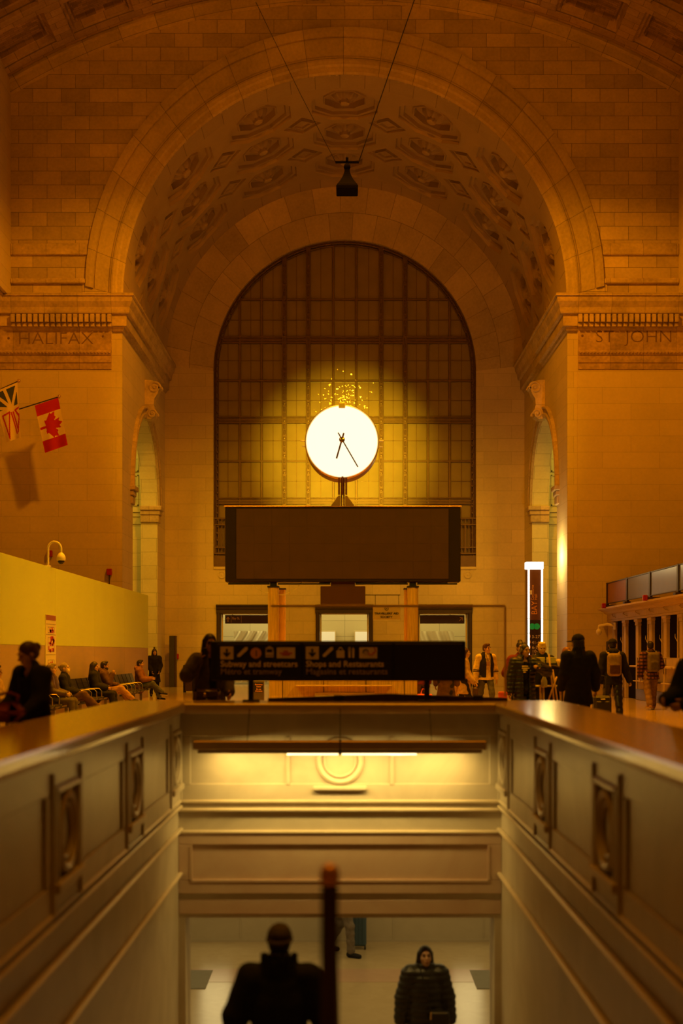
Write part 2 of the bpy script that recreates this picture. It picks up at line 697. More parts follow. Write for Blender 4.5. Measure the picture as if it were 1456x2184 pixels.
# string courses beside the arch
mb = MB()
for s in (-1, 1):
    for (y0, y1, p) in ((520, 545, .10), (595, 606, .12)):
        zt, zb = PZ(y0, D1), PZ(y1, D1)
        zt0 = zt
        xi = math.sqrt(max(RA * RA - (zb - ZA) ** 2, 0)) + .02
        a, b = sorted((s * SX, s * xi))
        mb.bbox((a, D1 - p, zb), (b, D1 + .05, zt0), .03)
struct(mb.build('trim_2', M_cornice))

# moulded band where the barrel vault meets the end wall
mb = MB()
am = math.asin(SX / RC)
angs2 = frange(-am - .02, am + .02, 61)
for (r0, p0), (r1, p1) in zip([(25.05, .25), (24.9, .28), (24.85, .16), (24.55, .14), (24.5, .02)], [(24.9, .28), (24.85, .16), (24.55, .14), (24.5, .02), (24.5, -.05)]):
    v, uv, f = [], [], []
    for a in angs2:
        for r, p in ((r0, p0), (r1, p1)):
            v.append((math.sin(a) * r, D1 - p, ZCC + math.cos(a) * r))
            uv.append((a * 25, r + p))
    for i in range(len(angs2) - 1):
        f.append((2 * i, 2 * i + 1, 2 * i + 3, 2 * i + 2))
    mb.add(v, f, uv)
struct(mb.build('trim_3', M_ring))

# coffered barrel vault of the hall (the bay next to the end wall)
CW, CD = 3.05, 2.75


def ceil_h(u, y):
    cu = (u + CW / 2) % CW - CW / 2
    cy = (D1 - .55 - y) % CD - CD / 2
    o = max(abs(cu) / (CW / 2), abs(cy) / (CD / 2))
    return 0.45 if o < .60 else 0.28 if o < .70 else 0.12 if o < .78 else 0.0


us = list(np.arange(-am - .01, am + .012, 0.0028))
ys = list(np.arange(31.0, D1 + .02, 0.06))
mb = MB()


def cf(a, y):
    r = RC + ceil_h(a * RC, y)
    return (math.sin(a) * r, y, ZCC + math.cos(a) * r)


mb.grid(cf, us, ys, lambda a, y: (a * RC, y))
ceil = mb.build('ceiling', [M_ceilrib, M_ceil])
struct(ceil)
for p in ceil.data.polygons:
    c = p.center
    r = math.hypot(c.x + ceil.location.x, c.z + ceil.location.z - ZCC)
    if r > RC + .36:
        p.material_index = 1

# hall side walls
for s, nm in ((-1, 'wall_left'), (1, 'wall_right')):
    mb = MB()
    a, b = sorted((s * SXL, s * (SXL + .4)))
    mb.box((a, -8, 0), (b, D1 + .1, 15.0))
    a, b = sorted((s * SX, s * (SX + .8)))
    mb.box((a, -8, 15.0), (b, D1 + .1, 23.3))
    struct(mb.build(nm, M_pier))

# entablature: cornice all round, frieze and architrave on the pier fronts
zt = PZ(632, D1)
CP = [(0, zt), (.50, zt), (.52, zt - .10), (.46, zt - .14), (.44, zt - .30), (.34, zt - .50), (.32, zt - .68), (.30, zt - .72), (.20, zt - .74), (.20, zt - 1.16), (.10, zt - 1.20), (.06, zt - 1.30), (0, zt - 1.34)]
AP = [(0, 12.98), (.10, 12.98), (.14, 12.90), (.10, 12.80), (.07, 12.78), (.07, 12.52), (.04, 12.51), (.04, 12.28), (0, 12.26)]
for s, nm in ((-1, 4), (1, 5)):
    path = [(s * SXL, 30.0), (s * SXL, D1), (s * HW, D1), (s * HW, D2)]
    mb = MB().sweep(path, CP if s < 0 else [(-o, z) for o, z in CP], flip=s > 0)
    # dentils
    x = 8.75
    while x < 12.55:
        a, b = sorted((s * x, s * (x + .145)))
        mb.box((a, D1 - .36, zt - 1.05), (b, D1 - .19, zt - .76))
        a, b = sorted((s * x, s * (x + .145)))
        mb.box((a, D1 - .26, zt - 1.2), (b, D1 - .09, zt - 1.08))
        x += .213
    struct(mb.build('trim_%d' % nm, M_cornice))
    mb = MB()
    a, b = sorted((s * SXL, s * 8.80))
    mb.box((a, D1 - .05, 12.9), (b, D1 + .05, zt - 1.3))
    mb.sweep([(a, D1), (b, D1)], AP)
    # egg and dart beads
    n = 34
    for i in range(n):
        x = a + (b - a) * (i + .5) / n
        mb.lathe([(0, -.05), (.035, -.03), (.045, 0), (.035, .03), (0, .05)], (x, D1 - .13, 12.88), 'Z', 6, cap=False)
    struct(mb.build('trim_%d' % (nm + 2), M_weather))

# carved city names on the friezes
t1 = text('carved_lettering', 'HALIFAX', .66, (PX(38, D1), D1 - .052, PZ(735, D1)), M_carveshade, None, (PX(196, D1) - PX(38, D1)), ext=.004, bold=-.010)
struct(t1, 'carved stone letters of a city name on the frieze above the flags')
t2 = text('carved_lettering', 'ST  JOHN', .66, (PX(1268, D1), D1 - .052, PZ(731, D1)), M_carveshade, None, (PX(1428, D1) - PX(1268, D1)), ext=.004, bold=-.010)
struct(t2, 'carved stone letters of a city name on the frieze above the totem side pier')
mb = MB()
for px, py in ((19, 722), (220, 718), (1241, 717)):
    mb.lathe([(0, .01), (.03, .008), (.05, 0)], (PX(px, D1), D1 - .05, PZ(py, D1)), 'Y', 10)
struct(mb.build('trim_8', M_carveshade))

# recess side walls with arched openings to the side passages
YA, RP, ZS = 52.9, 3.3, 8.15
TH = .75
for s, nm in ((-1, 'wall_recess_left'), (1, 'wall_recess_right')):
    mb = MB()
    ysn = sorted(set([D1 + .05, D2] + [YA + RP * math.cos(a) for a in frange(0, PI, 41)]))
    X0, X1 = s * HW, s * (HW + TH)

    def low(y):
        return ZS + math.sqrt(max(RP * RP - (y - YA) ** 2, 0)) if abs(y - YA) < RP + 1e-6 else 0
    for i in range(len(ysn) - 1):
        y0, y1 = ysn[i], ysn[i + 1]
        inside = abs((y0 + y1) / 2 - YA) < RP
        z0, z1 = (low(y0), low(y1)) if inside else (0, 0)
        for X in (X0, X1):
            mb.add([(X, y0, z0), (X, y1, z1), (X, y1, 15.1), (X, y0, 15.1)], [(0, 1, 2, 3)])
        if inside:
            mb.add([(X0, y0, z0), (X1, y0, z0), (X1, y1, z1), (X0, y1, z1)], [(0, 1, 2, 3)])
    for y in (YA - RP, YA + RP):
        mb.add([(X0, y, 0), (X1, y, 0), (X1, y, ZS), (X0, y, ZS)], [(0, 1, 2, 3)])
    struct(mb.build(nm, M_pier))
    # archivolt round the opening, impost band and a scrolled keystone
    mb = MB()
    P2 = [(0, 0), (.02, .10), (.16, .12), (.20, .06), (.36, .07), (.40, .14), (.46, .14), (.48, 0)]
    aa = frange(0, PI, 49)
    for (r0, p0), (r1, p1) in zip(P2[:-1], P2[1:]):
        v, uv, f = [], [], []
        for a in aa:
            for r, p in ((r0, p0), (r1, p1)):
                v.append((s * (HW - p), YA + (RP + r) * math.cos(a), ZS + (RP + r) * math.sin(a)))
                uv.append((a * RP, r + p))
        for i in range(len(aa) - 1):
            f.append((2 * i, 2 * i + 1, 2 * i + 3, 2 * i + 2))
        mb.add(v, f, uv)
    for y0, y1 in ((YA - RP - .5, YA - RP + .12), (YA + RP - .12, YA + RP + .5)):
        for z0, z1, p in ((7.42, 7.75, .08), (7.75, 7.95, .13), (7.95, 8.15, .2)):
            a, b = sorted((s * (HW - p), s * (HW + TH + .02)))
            e = p - .08
            mb.bbox((a, y0 - e, z0), (b, y1 + e, z1), .03)
    struct(mb.build('trim_%d' % (9 if s < 0 else 10), M_cornice))
    mb = MB()
    # keystone: an S of two scrolls
    prof = []
    for k in range(24):
        a = -PI * .55 + 2 * PI * .80 * k / 23
        prof.append((.34 + .27 * math.cos(a), 12.75 + .27 * math.sin(a)))
    body = [(.0, 13.05), (.30, 13.03), (.50, 12.95), (.62, 12.72), (.52, 12.45), (.40, 12.25), (.38, 12.0), (.44, 11.75), (.42, 11.52), (.25, 11.40), (.0, 11.42)]
    mb.prism([(s * (HW - x), z) for x, z in body], YA - .30, YA + .30, 'Y')
    for (cx, cz, r) in ((.40, 12.72, .26), (.30, 11.62, .19)):
        for yy in (YA - .30, YA + .30):
            sp = [(s * (HW - cx - r * (1 - t * .75) * math.cos(t * 9)), yy, cz + r * (1 - t * .75) * math.sin(t * 9)) for t in frange(0, 1, 26)]
            mb.tube(sp, .05, 6)
            mb.lathe([(0, .05), (.05, .04), (.07, 0)], (s * (HW - cx), yy, cz), 'Y', 10)
    mb.tube([(s * (HW - .62), YA - .3, 12.72), (s * (HW - .62), YA + .3, 12.72)], .06, 8)
    struct(mb.build('trim_%d' % (11 if s < 0 else 12), M_cornice))
    # the passage beyond
    mb = MB()
    XA, XB = sorted((s * (HW + TH), s * 14.5))
    YB, YE = 56.85, 48.2
    mb.add([(XA, YB, 0), (XB, YB, 0), (XB, YB, 14), (XA, YB, 14)], [(0, 1, 2, 3)])
    mb.add([(XA, YE, 0), (XB, YE, 0), (XB, YE, 14), (XA, YE, 14)], [(0, 1, 2, 3)])
    mb.add([(s * 14.5, YE, 0), (s * 14.5, YB, 0), (s * 14.5, YB, 14), (s * 14.5, YE, 14)], [(0, 1, 2, 3)])
    mb.add([(XA, YE, 14), (XB, YE, 14), (XB, YB, 14), (XA, YB, 14)], [(0, 1, 2, 3)])
    # panelled soffit frames on the back wall
    for k in range(5):
        z0 = 8.25 + k * 1.55
        for g in (0, .16, .30):
            a, b = sorted((s * (9.36 + g), s * (11.3 - g)))
            for lo, hi in (((a, YB - .06, z0 + g), (b, YB, z0 + g + .05)), ((a, YB - .06, z0 + 1.35 - g), (b, YB, z0 + 1.40 - g)),
                           ((a, YB - .06, z0 + g), (a + .05, YB, z0 + 1.4 - g)), ((b - .05, YB - .06, z0 + g), (b, YB, z0 + 1.4 - g))):
                mb.box(lo, hi)
    for z0, z1, p in ((7.42, 7.75, .05), (7.75, 7.95, .1), (7.95, 8.15, .16)):
        mb.box((XA, YB - p, z0), (XB, YB, z1))
    struct(mb.build('wall_passage_left' if s < 0 else 'wall_passage_right', M_passage))
    # lighter inner faces of the arch reveal
    mb = MB()
    a, b = sorted((s * (HW + .01), s * (HW + TH)))
    for yy in (YA + RP - .004,):
        mb.box((a, yy - .004, 0), (b, yy, 7.42))
    v, uv, f = [], [], []
    for k, al in enumerate(frange(0, PI, 41)):
        for X in (s * (HW + .01), s * (HW + TH)):
            v.append((X, YA + (RP - .006) * math.cos(al), ZS + (RP - .006) * math.sin(al)))
            uv.append((abs(X), al * RP))
    for i in range(40):
        f.append((2 * i, 2 * i + 1, 2 * i + 3, 2 * i + 2))
    mb.add(v, f, uv)
    struct(mb.build('wall_reveal_left' if s < 0 else 'wall_reveal_right', M_passage))

# recess vault with octagonal coffers, lozenges and rosettes
DA = math.radians(24.1)
RW = 3.07
Y1 = 49.85


def octo(u, t):
    return max(abs(u), abs(t), (abs(u) + abs(t)) * .7071)


def vault_h(a, y):
    k = round((a - PI / 2) / DA)
    r = round((y - Y1) / RW)
    h = 0.0
    if abs(k) <= 3 and 0 <= r <= 2:
        u, t = (a - PI / 2 - k * DA) * RV, y - Y1 - r * RW
        o = octo(u, t)
        if o < 1.32:
            h = .13
        if o < 1.16:
            h = .26
        if o < .82:
            h = .20
        if o < .75:
            h = .44
        q = math.hypot(u, t)
        if q < .52:
            ph = math.atan2(t, u)
            pet = .46 + .05 * math.cos(8 * ph)
            if q < pet:
                h = .44 - .34 * math.sqrt(max(0, 1 - (q / pet) ** 2)) * (.90 + .10 * math.cos(8 * ph) * (q / pet))
            if q < .2:
                h = .08 - .10 * math.sqrt(1 - (q / .2) ** 2)
        return h
    return h


def lozenge(a, y):
    k = math.floor((a - PI / 2) / DA)
    r = math.floor((y - Y1) / RW)
    u, t = (a - PI / 2 - (k + .5) * DA) * RV, y - Y1 - (r + .5) * RW
    o = abs(u) + abs(t)
    if not (-4 <= k <= 3) or r not in (0, 1):
        return 0
    return .10 if o < .34 else .02 if o < .46 else .20 if o < .64 else .10 if o < .78 else 0


VB0, VB1 = D1 + 1.05, D2 - 1.05
us = list(np.arange(0, PI + .003, 0.0033))
us[-1] = PI
ys = list(np.arange(VB0, VB1, 0.027)) + [VB1]
mb = MB()


def vf(a, y):
    h = vault_h(a, y)
    if h == 0:
        h = lozenge(a, y)
    r = RV + h
    return (math.cos(a) * r, y, ZC + math.sin(a) * r)


mb.grid(vf, us, ys)
struct(mb.build('ceiling_recess', M_vault))
mb = MB()
ang = frange(0, PI, 91)
for y0, y1 in ((D1 - .05, VB0), (VB1, D2)):
    mb.grid(lambda a, y: (math.cos(a) * RV, y, ZC + math.sin(a) * RV), ang, [y0, y1], lambda a, y: (a * RV, y))
    yy = VB0 if y0 < 50 else VB1
struct(mb.build('trim_13', M_band))

# window wall with the great arched opening, radial stones above it
WH, WS, ZW = 6.14, 5.60, 14.75   # half width, sill, springing
mb = MB()
for s in (-1, 1):
    mb.add([(s * WH, D2, 4.0), (s * HW, D2, 4.0), (s * HW, D2, ZC), (s * WH, D2, ZW)], [(0, 1, 2, 3)])
    mb.add([(s * WH, D2, WS), (s * WH, D2 + .5, WS), (s * WH, D2 + .5, ZW), (s * WH, D2, ZW)], [(0, 1, 2, 3)])
PORT = [(PX(463, D2) + .14, PX(583, D2) - .14), (PX(674, D2) + .14, PX(794, D2) - .14), (PX(885, D2) + .14, PX(1005, D2) - .14)]
ZP = PZ(1307, D2)
xb = [-HW] + [q for p in PORT for q in p] + [HW]
for i in range(0, len(xb), 2):
    mb.add([(xb[i], D2, 0), (xb[i + 1], D2, 0), (xb[i + 1], D2, ZP), (xb[i], D2, ZP)], [(0, 1, 2, 3)])
for p in PORT:
    for x in p:
        mb.add([(x, D2, 0), (x, D2 + .6, 0), (x, D2 + .6, ZP), (x, D2, ZP)], [(0, 1, 2, 3)])
    mb.add([(p[0], D2, ZP), (p[1], D2, ZP), (p[1], D2 + .6, ZP), (p[0], D2 + .6, ZP)], [(0, 1, 2, 3)])
mb.add([(-HW, D2, ZP), (HW, D2, ZP), (HW, D2, 4.0), (-HW, D2, 4.0)], [(0, 1, 2, 3)])
mb.add([(-WH, D2, 4.0), (WH, D2, 4.0), (WH, D2, WS), (-WH, D2, WS)], [(0, 1, 2, 3)])
mb.add([(-WH, D2, WS), (WH, D2, WS), (WH, D2 + .5, WS), (-WH, D2 + .5, WS)], [(0, 1, 2, 3)])
struct(mb.build('wall_window', M_back))
mb = MB()


def back_pt(a, t):
    zo, ro = ZW + (ZC - ZW) * t, WH + (RV + .05 - WH) * t
    return (math.cos(a) * ro, D2, zo + math.sin(a) * ro)


mb.grid(back_pt, ang, frange(0, 1, 5), lambda a, t: (a * 7.2, t * 2.1))
mb.grid(lambda a, y: (math.cos(a) * WH, y, ZW + math.sin(a) * WH), ang, [D2, D2 + .5], lambda a, y: (a * WH, y))
struct(mb.build('wall_window_arch', M_vous))
# carved band and little rosettes under the window sill
mb = MB()
mb.bbox((-WH, D2 - .05, 5.46), (WH, D2 + .02, 5.6), .01)
for i in range(9):
    x = -5.75 + i * 1.4375
    mb.lathe([(.17, 0), (.19, .03), (.15, .05), (.11, .03), (.06, .03), (0, .05)], (x, D2, 5.22), 'Y', 16, cap=False)
struct(mb.build('trim_14', M_back))

# the great window: rails, mullions, panes
m, nt, b = new_mat('rippled window glass')
b.inputs['Base Color'].default_value = (0.52, 0.40, 0.20, 1)
b.inputs['Roughness'].default_value = 0.30
b.inputs['Specular IOR Level'].default_value = 0.2
b.inputs['Coat Weight'].default_value = 1.0
b.inputs['Coat Roughness'].default_value = 0.015
b.inputs['Coat IOR'].default_value = 1.6
tc = nt.nodes.new('ShaderNodeTexCoord')
mp = nt.nodes.new('ShaderNodeMapping')
mp.inputs['Scale'].default_value = (5.0, 1, 8)
L(nt, tc.outputs['Object'], mp.inputs[0])
wv = nt.nodes.new('ShaderNodeTexNoise')
wv.inputs['Scale'].default_value = 1.0
wv.inputs['Detail'].default_value = 0.5
L(nt, mp.outputs[0], wv.inputs['Vector'])
bp = nt.nodes.new('ShaderNodeBump')
bp.inputs['Strength'].default_value = 1.0
bp.inputs['Distance'].default_value = 0.0062
L(nt, wv.outputs['Fac'], bp.inputs['Height'])
L(nt, bp.outputs[0], b.inputs['Coat Normal'])
cr = nt.nodes.new('ShaderNodeValToRGB')
cr.color_ramp.elements[0].color = (0.20, 0.145, 0.065, 1)
cr.color_ramp.elements[1].color = (0.31, 0.235, 0.11, 1)
nz2 = nt.nodes.new('ShaderNodeTexNoise')
nz2.inputs['Scale'].default_value = 1.1
L(nt, tc.outputs['Object'], nz2.inputs['Vector'])
L(nt, nz2.outputs['Fac'], cr.inputs[0])
L(nt, cr.outputs[0], b.inputs['Base Color'])
M_pane = m

win = thing('window_1', None, None, (0, D2 + .25, WS))
struct(win)
MUL = [-4.92, -3.9, -2.83, -1.71, -.54, .54, 1.71, 2.83, 3.9, 4.92]
ORN = {-2.83, -1.71, 1.71, 2.83}
RAILS = [(18.15, .05), (16.25, .14), (14.34, .05), (12.5, .14), (10.57, .05), (8.7, .16)]
YW = D2 + .25


def win_top(x):
    return ZW + math.sqrt(max((WH - .12) ** 2 - x * x, 0))


# panes
edges = [-WH + .1] + MUL + [WH - .1]
zz = [WS + .6] + sorted(r[0] for r in RAILS) + [30]
for i in range(len(edges) - 1):
    for j in range(len(zz) - 1):
        x0, x1 = edges[i], edges[i + 1]
        z0 = zz[j]
        xx = frange(x0, x1, 9)
        tops = [min(zz[j + 1], win_top(x)) for x in xx]
        if max(tops) <= z0 + .05:
            continue
        mb = MB()
        tl = (random.random() - .5) * .012
        tz = (random.random() - .5) * .012
        for k in range(8):
            if max(tops[k], tops[k + 1]) <= z0:
                continue
            mb.add([(xx[k], YW + .03 + tl * (k / 8), z0), (xx[k + 1], YW + .03 + tl * ((k + 1) / 8), z0),
                    (xx[k + 1], YW + .03 + tl + tz, max(tops[k + 1], z0)), (xx[k], YW + .03 + tl + tz, max(tops[k], z0))], [(0, 1, 2, 3)])
        mb.build('window_pane', M_pane, win)
# frame bars
mb = MB()
for x in MUL:
    hw = .11 if x in ORN else .055
    mb.bbox((x - hw, YW - (.12 if x in ORN else .05), WS + .5), (x + hw, YW + .06, win_top(x) + .08), .015)
    if x in ORN:
        for e in (-.085, .085):
            mb.bbox((x + e - .025, YW - .16, WS + .5), (x + e + .025, YW - .1, win_top(x)), .01)
        z = WS + 2.8
        k = 0
        while z < win_top(x) - .2:
            if k % 3 == 0:
                mb.lathe([(0, .05), (.06, .04), (.07, 0)], (x, YW - .12, z), 'Y', 8)
            else:
                mb.bbox((x - .035, YW - .165, z - .11), (x + .035, YW - .12, z + .11), .02)
            z += .27
            k += 1
for z, h in RAILS:
    xw = WH - .05 if z < ZW else math.sqrt(max((WH - .1) ** 2 - (z - ZW) ** 2, 0))
    mb.bbox((-xw, YW - .06, z - .045), (xw, YW + .06, z + .045), .012)
    if h > .1:
        mb.bbox((-xw, YW - .09, z - .17), (xw, YW + .06, z - .10), .012)
        mb.bbox((-xw, YW - .09, z + .10), (xw, YW + .06, z + .17), .012)
        mb.box((-xw, YW - .02, z - .12), (xw, YW + .04, z + .12))
mb.build('window_frame', M_mull, win)
# fine glazing bars
mb = MB()
for i in range(len(edges) - 1):
    x = (edges[i] + edges[i + 1]) / 2
    mb.box((x - .014, YW - .0, WS + .5), (x + .014, YW + .05, win_top(x) + .03))
zs = [WS + .6] + sorted(r[0] for r in RAILS)
for z0, z1 in zip(zs[:-1], zs[1:]):
    z = (z0 + z1) / 2
    xw = WH - .05 if z < ZW else math.sqrt(max((WH - .1) ** 2 - (z - ZW) ** 2, 0))
    mb.box((-xw, YW - .0, z - .014), (xw, YW + .05, z + .014))
mb.build('glazing_bars', M_mull, win)
# ornamented border following the arch
mb = MB()
path = [(-WH + .1, z) for z in frange(WS, ZW, 30)] + [(-(WH - .1) * math.cos(a), ZW + (WH - .1) * math.sin(a)) for a in frange(0, PI, 61)[1:-1]] + [(WH - .1, z) for z in frange(ZW, WS, 30)]
for off, r in ((0, .05), (.11, .03), (-.08, .035)):
    pp = []
    for (x, z) in path:
        if z <= ZW:
            pp.append((x + (off if x < 0 else -off), YW - .08, z))
        else:
            l = math.hypot(x, z - ZW)
            k = (l - off) / l
            pp.append((x * k, YW - .08, ZW + (z - ZW) * k))
    mb.tube(pp, r, 6)
for i, (x, z) in enumerate(path):
    mb.lathe([(0, .06), (.05, .045), (.06, 0)], (x * .99, YW - .10, z), 'Y', 6)
mb.build('window_border', M_mull, win)
# balustrade grille at the foot of the window
mb = MB()
zb, zt2 = PZ(1180, D2), PZ(1105, D2)
mb.box((-WH, YW - .16, WS), (WH, YW - .05, zb - .1))
for z in (zb, zb + .28, zt2 - .3, zt2):
    mb.bbox((-WH, YW - .2, z - .035), (WH, YW - .1, z + .035), .01)
x = -WH + .05
k = 0
while x < WH:
    mb.bbox((x - .02, YW - .17, zb), (x + .02, YW - .13, zt2), .004)
    if k % 3 == 0:
        mb.bbox((x - .045, YW - .19, zb), (x + .045, YW - .11, zt2 - .3), .01)
    x += .17
    k += 1
mb.build('balustrade', M_mull, win)

# three doorways through the window wall
M_wallpale = ashlar('concourse wall tile', (0.70, 0.66, 0.50), 1.6, .8, mortar=.012, var=.04, stain=.06, offset=0.0, joint=.6)
for i, (a, b) in enumerate(PORT):
    d = thing('door_%d' % (i + 1), None, None, ((a + b) / 2, D2, 0))
    struct(d)
    mb = MB()
    for x0, x1 in ((a - .16, a + .03), (b - .03, b + .16)):
        mb.bbox((x0, D2 - .1, 0), (x1, D2 + .25, ZP + .02), .02)
        xm = (x0 + x1) / 2
        mb.bbox((xm - .05, D2 - .14, 0), (xm + .05, D2 - .08, ZP), .02)
    mb.build('door_frame', M_bronze, d)
    mb = MB()
    mb.sweep([(a - .18, D2), (b + .18, D2)], [(0, ZP + .38), (.24, ZP + .38), (.24, ZP + .33), (.16, ZP + .26), (.14, ZP + .16), (.1, ZP + .14), (.1, ZP - .03), (0, ZP - .03)])
    mb.build('door_head', M_bronze, d)
    mb = MB()
    for x in (a + .07, b - .07):
        mb.bbox((x - .035, D2 + .3, 0), (x + .035, D2 + .37, ZP), .01)
    mb.bbox((a, D2 + .3, ZP - .07), (b, D2 + .37, ZP), .01)
    mb.build('inner_frame', M_cream, d)

# the concourse behind the doorways
mb = MB()
YK = 63.5
mb.add([(-9, YK, 0), (9, YK, 0), (9, YK, 4.6), (-9, YK, 4.6)], [(0, 1, 2, 3)])
mb.add([(-9, D2 + .6, 4.6), (9, D2 + .6, 4.6), (9, YK, 4.6), (-9, YK, 4.6)], [(0, 1, 2, 3)])
for x in (-9, 9):
    mb.add([(x, D2 + .6, 0), (x, YK, 0), (x, YK, 4.6), (x, D2 + .6, 4.6)], [(0, 1, 2, 3)])
struct(mb.build('wall_concourse', M_wallpale))

# hall floor with the stair well cut out of it
SC = -.055            # centre line of the stair well
SW = 1.85             # its half width
YF = 14.36            # its end wall
XO = 2.65             # outer edge of the copings
mb = MB()
for lo, hi in (((-14.6, -8), (SC - XO + .1, 63.6)), ((SC + XO - .1, -8), (14.6, 63.6))):
    mb.add([(lo[0], lo[1], 0), (hi[0], lo[1], 0), (hi[0], hi[1], 0), (lo[0], hi[1], 0)], [(0, 1, 2, 3)])
a, b = SC - XO + .1, SC + XO - .1
mb.add([(a, -8, 0), (b, -8, 0), (b, 4.6, 0), (a, 4.6, 0)], [(0, 1, 2, 3)])
mb.add([(a, 14.9, 0), (b, 14.9, 0), (b, 63.6, 0), (a, 63.6, 0)], [(0, 1, 2, 3)])
struct(mb.build('floor', M_floor, origin=(0, 0, 0)))

# stair well: parapet walls, mouldings, roundels
M_marb = marble('stair marble', (0.60, 0.53, 0.42), (0.36, 0.30, 0.22), rough=0.38, scale=.8, amount=.55)
M_marbr = marble('reddish marble', (0.52, 0.36, 0.26), (0.66, 0.54, 0.40), rough=0.38, scale=1.1, amount=.5)
M_cope = marble('coping stone', (0.60, 0.42, 0.22), (0.44, 0.28, 0.13), rough=0.16, scale=1.4, amount=.5, spec=.6)
M_edge = marble('moulding marble', (0.68, 0.58, 0.42), (0.5, 0.4, 0.28), rough=0.35, scale=2, amount=.4)
ZL = -3.5             # lower floor
ZLIN = -1.46          # underside of the lintel
LED = [(-.12, .02), (-.18, .03), (-.44, .035), (-.95, .03)]
for s, nm in ((-1, 'wall_stair_left'), (1, 'wall_stair_right')):
    xi, xo = SC + s * SW, SC + s * (XO - .06)
    mb = MB()
    a, b = sorted((xi, xo))
    mb.box((a, 1.5, ZL - .1), (b, 15.15, .9))
    # recessed long panels, given as raised stiles and rails round them
    pr = .022
    a, b = sorted((xi, xi - s * pr))

    def strip(y0, y1, z0, z1):
        mb.bbox((a, y0, z0), (b, y1, z1), .008)
    strip(1.5, YF, .66, .9)
    strip(1.5, YF, -.13, .08)
    for k in range(-3, 3):
        yc = 8.47 + k * 2.73
        if yc - .6 < 1.6 or yc > YF - .4:
            continue
        strip(yc + .40, yc + .56, .08, .66)
        strip(yc - .56, yc - .40, .08, .66)
    wl = mb.build(nm, M_marb)
    struct(wl)
    mb = MB()
    for z, r in LED:
        a2, b2 = sorted((xi, xi - s * (pr + r)))
        mb.bbox((a2, 1.5, z - .022), (b2, YF, z + .018), .012)
    mb.build('moulding', M_edge, wl)
    for k in range(-2, 3):
        yc = 8.47 + k * 2.73
        if yc < 2 or yc > YF - .4:
            continue
        mb = MB()
        X = xi - s * pr
        # pilaster block edges
        for y in (yc - .42, yc + .42):
            a2, b2 = sorted((xi, xi - s * .045))
            mb.bbox((a2, y - .02, -.13), (b2, y + .02, .8), .008)
        # square frame with a sill
        for lo, hi in (((yc - .36, .05), (yc - .31, .70)), ((yc + .31, .05), (yc + .36, .70)), ((yc - .36, .66), (yc + .36, .71)), ((yc - .40, .02), (yc + .40, .09))):
            a2, b2 = sorted((xi, xi - s * (.075 if lo[1] < .03 else .05)))
            mb.bbox((a2, lo[0], lo[1]), (b2, hi[0], hi[1]), .012)
        ring = [(xi - s * .02, yc + .25 * math.cos(t), .38 + .25 * math.sin(t)) for t in frange(0, 2 * PI, 41)[:-1]]
        mb.tube(ring, .035, 8, closed=True)
        ring = [(xi - s * .015, yc + .18 * math.cos(t), .38 + .18 * math.sin(t)) for t in frange(0, 2 * PI, 41)[:-1]]
        mb.tube(ring, .016, 8, closed=True)
        mb.build('roundel', M_marb, wl, smooth=True, angle=40)

# end wall of the well, over the opening to the lower concourse
mb = MB()
xa, xb2 = SC - SW, SC + SW
mb.box((SC - XO + .06, YF, ZLIN), (SC + XO - .06, YF + .45, .9))
mb.box((SC - XO + .06, YF + .45, -.45), (SC + XO - .06, 15.15, .9))
mb.box((SC - XO, YF, ZL - .1), (SC - 1.77, YF + .45, ZLIN))
mb.box((SC + 1.77, YF, ZL - .1), (SC + XO, YF + .45, ZLIN))
mb.bbox((xa, YF - .02, .62), (xb2, YF + .02, .9), .008)
mb.bbox((xa, YF - .02, .06), (xa + .14, YF + .02, .62), .008)
mb.bbox((xb2 - .14, YF - .02, .06), (xb2, YF + .02, .62), .008)
mb.bbox((xa, YF - .02, -.12), (xb2, YF + .02, .08), .008)
for x0, x1 in ((-.62, -.57), (.57, .62)):
    mb.bbox((SC + x0, YF - .03, .06), (SC + x1, YF + .02, .62), .008)
wf = mb.build('wall_stair_end', M_marb)
struct(wf)
mb = MB()
for z, r in ((-.12, .04), (-.215, .05), (-.47, .045)):
    mb.bbox((xa, YF - r, z - .025), (xb2, YF + .02, z + .015), .012)
mb.build('moulding', M_edge, wf)
mb = MB()
ring = [(SC + .0 + .24 * math.cos(t), YF - .02, .34 + .24 * math.sin(t)) for t in frange(0, 2 * PI, 41)[:-1]]
mb.tube(ring, .035, 8, closed=True)
ring = [(SC + .18 * math.cos(t), YF - .015, .34 + .18 * math.sin(t)) for t in frange(0, 2 * PI, 41)[:-1]]
mb.tube(ring, .016, 8, closed=True)
mb.build('roundel', M_marb, wf, smooth=True, angle=40)
mb = MB()
mb.bbox((SC - .31, YF - .075, .0), (SC + .31, YF + .02, .055), .015)
mb.build('sill', M_marb, wf)
mb = MB()
mb.bbox((xa, YF - .03, -.62), (xb2, YF + .02, -.48), .008)
mb.bbox((xa, YF - .03, -1.18), (xb2, YF + .02, -1.03), .008)
mb.bbox((xa, YF - .03, -1.03), (xa + .15, YF + .02, -.62), .008)
mb.bbox((xb2 - .15, YF - .03, -1.03), (xb2, YF + .02, -.62), .008)
mb.box((xa + .15, YF - .004, -1.03), (xb2 - .15, YF + .02, -.62))
for lo, hi in (((xa + .15, -1.045), (xb2 - .15, -1.02)), ((xa + .135, -1.03), (xa + .16, -.62)), ((xb2 - .16, -1.03), (xb2 - .135, -.62))):
    mb.box((lo[0], YF - .038, lo[1]), (hi[0], YF, hi[1]))
mb.bbox((xa, YF - .012, ZLIN + .04), (xb2, YF + .02, -1.25), .01)
mb.build('lintel', M_marbr, wf)

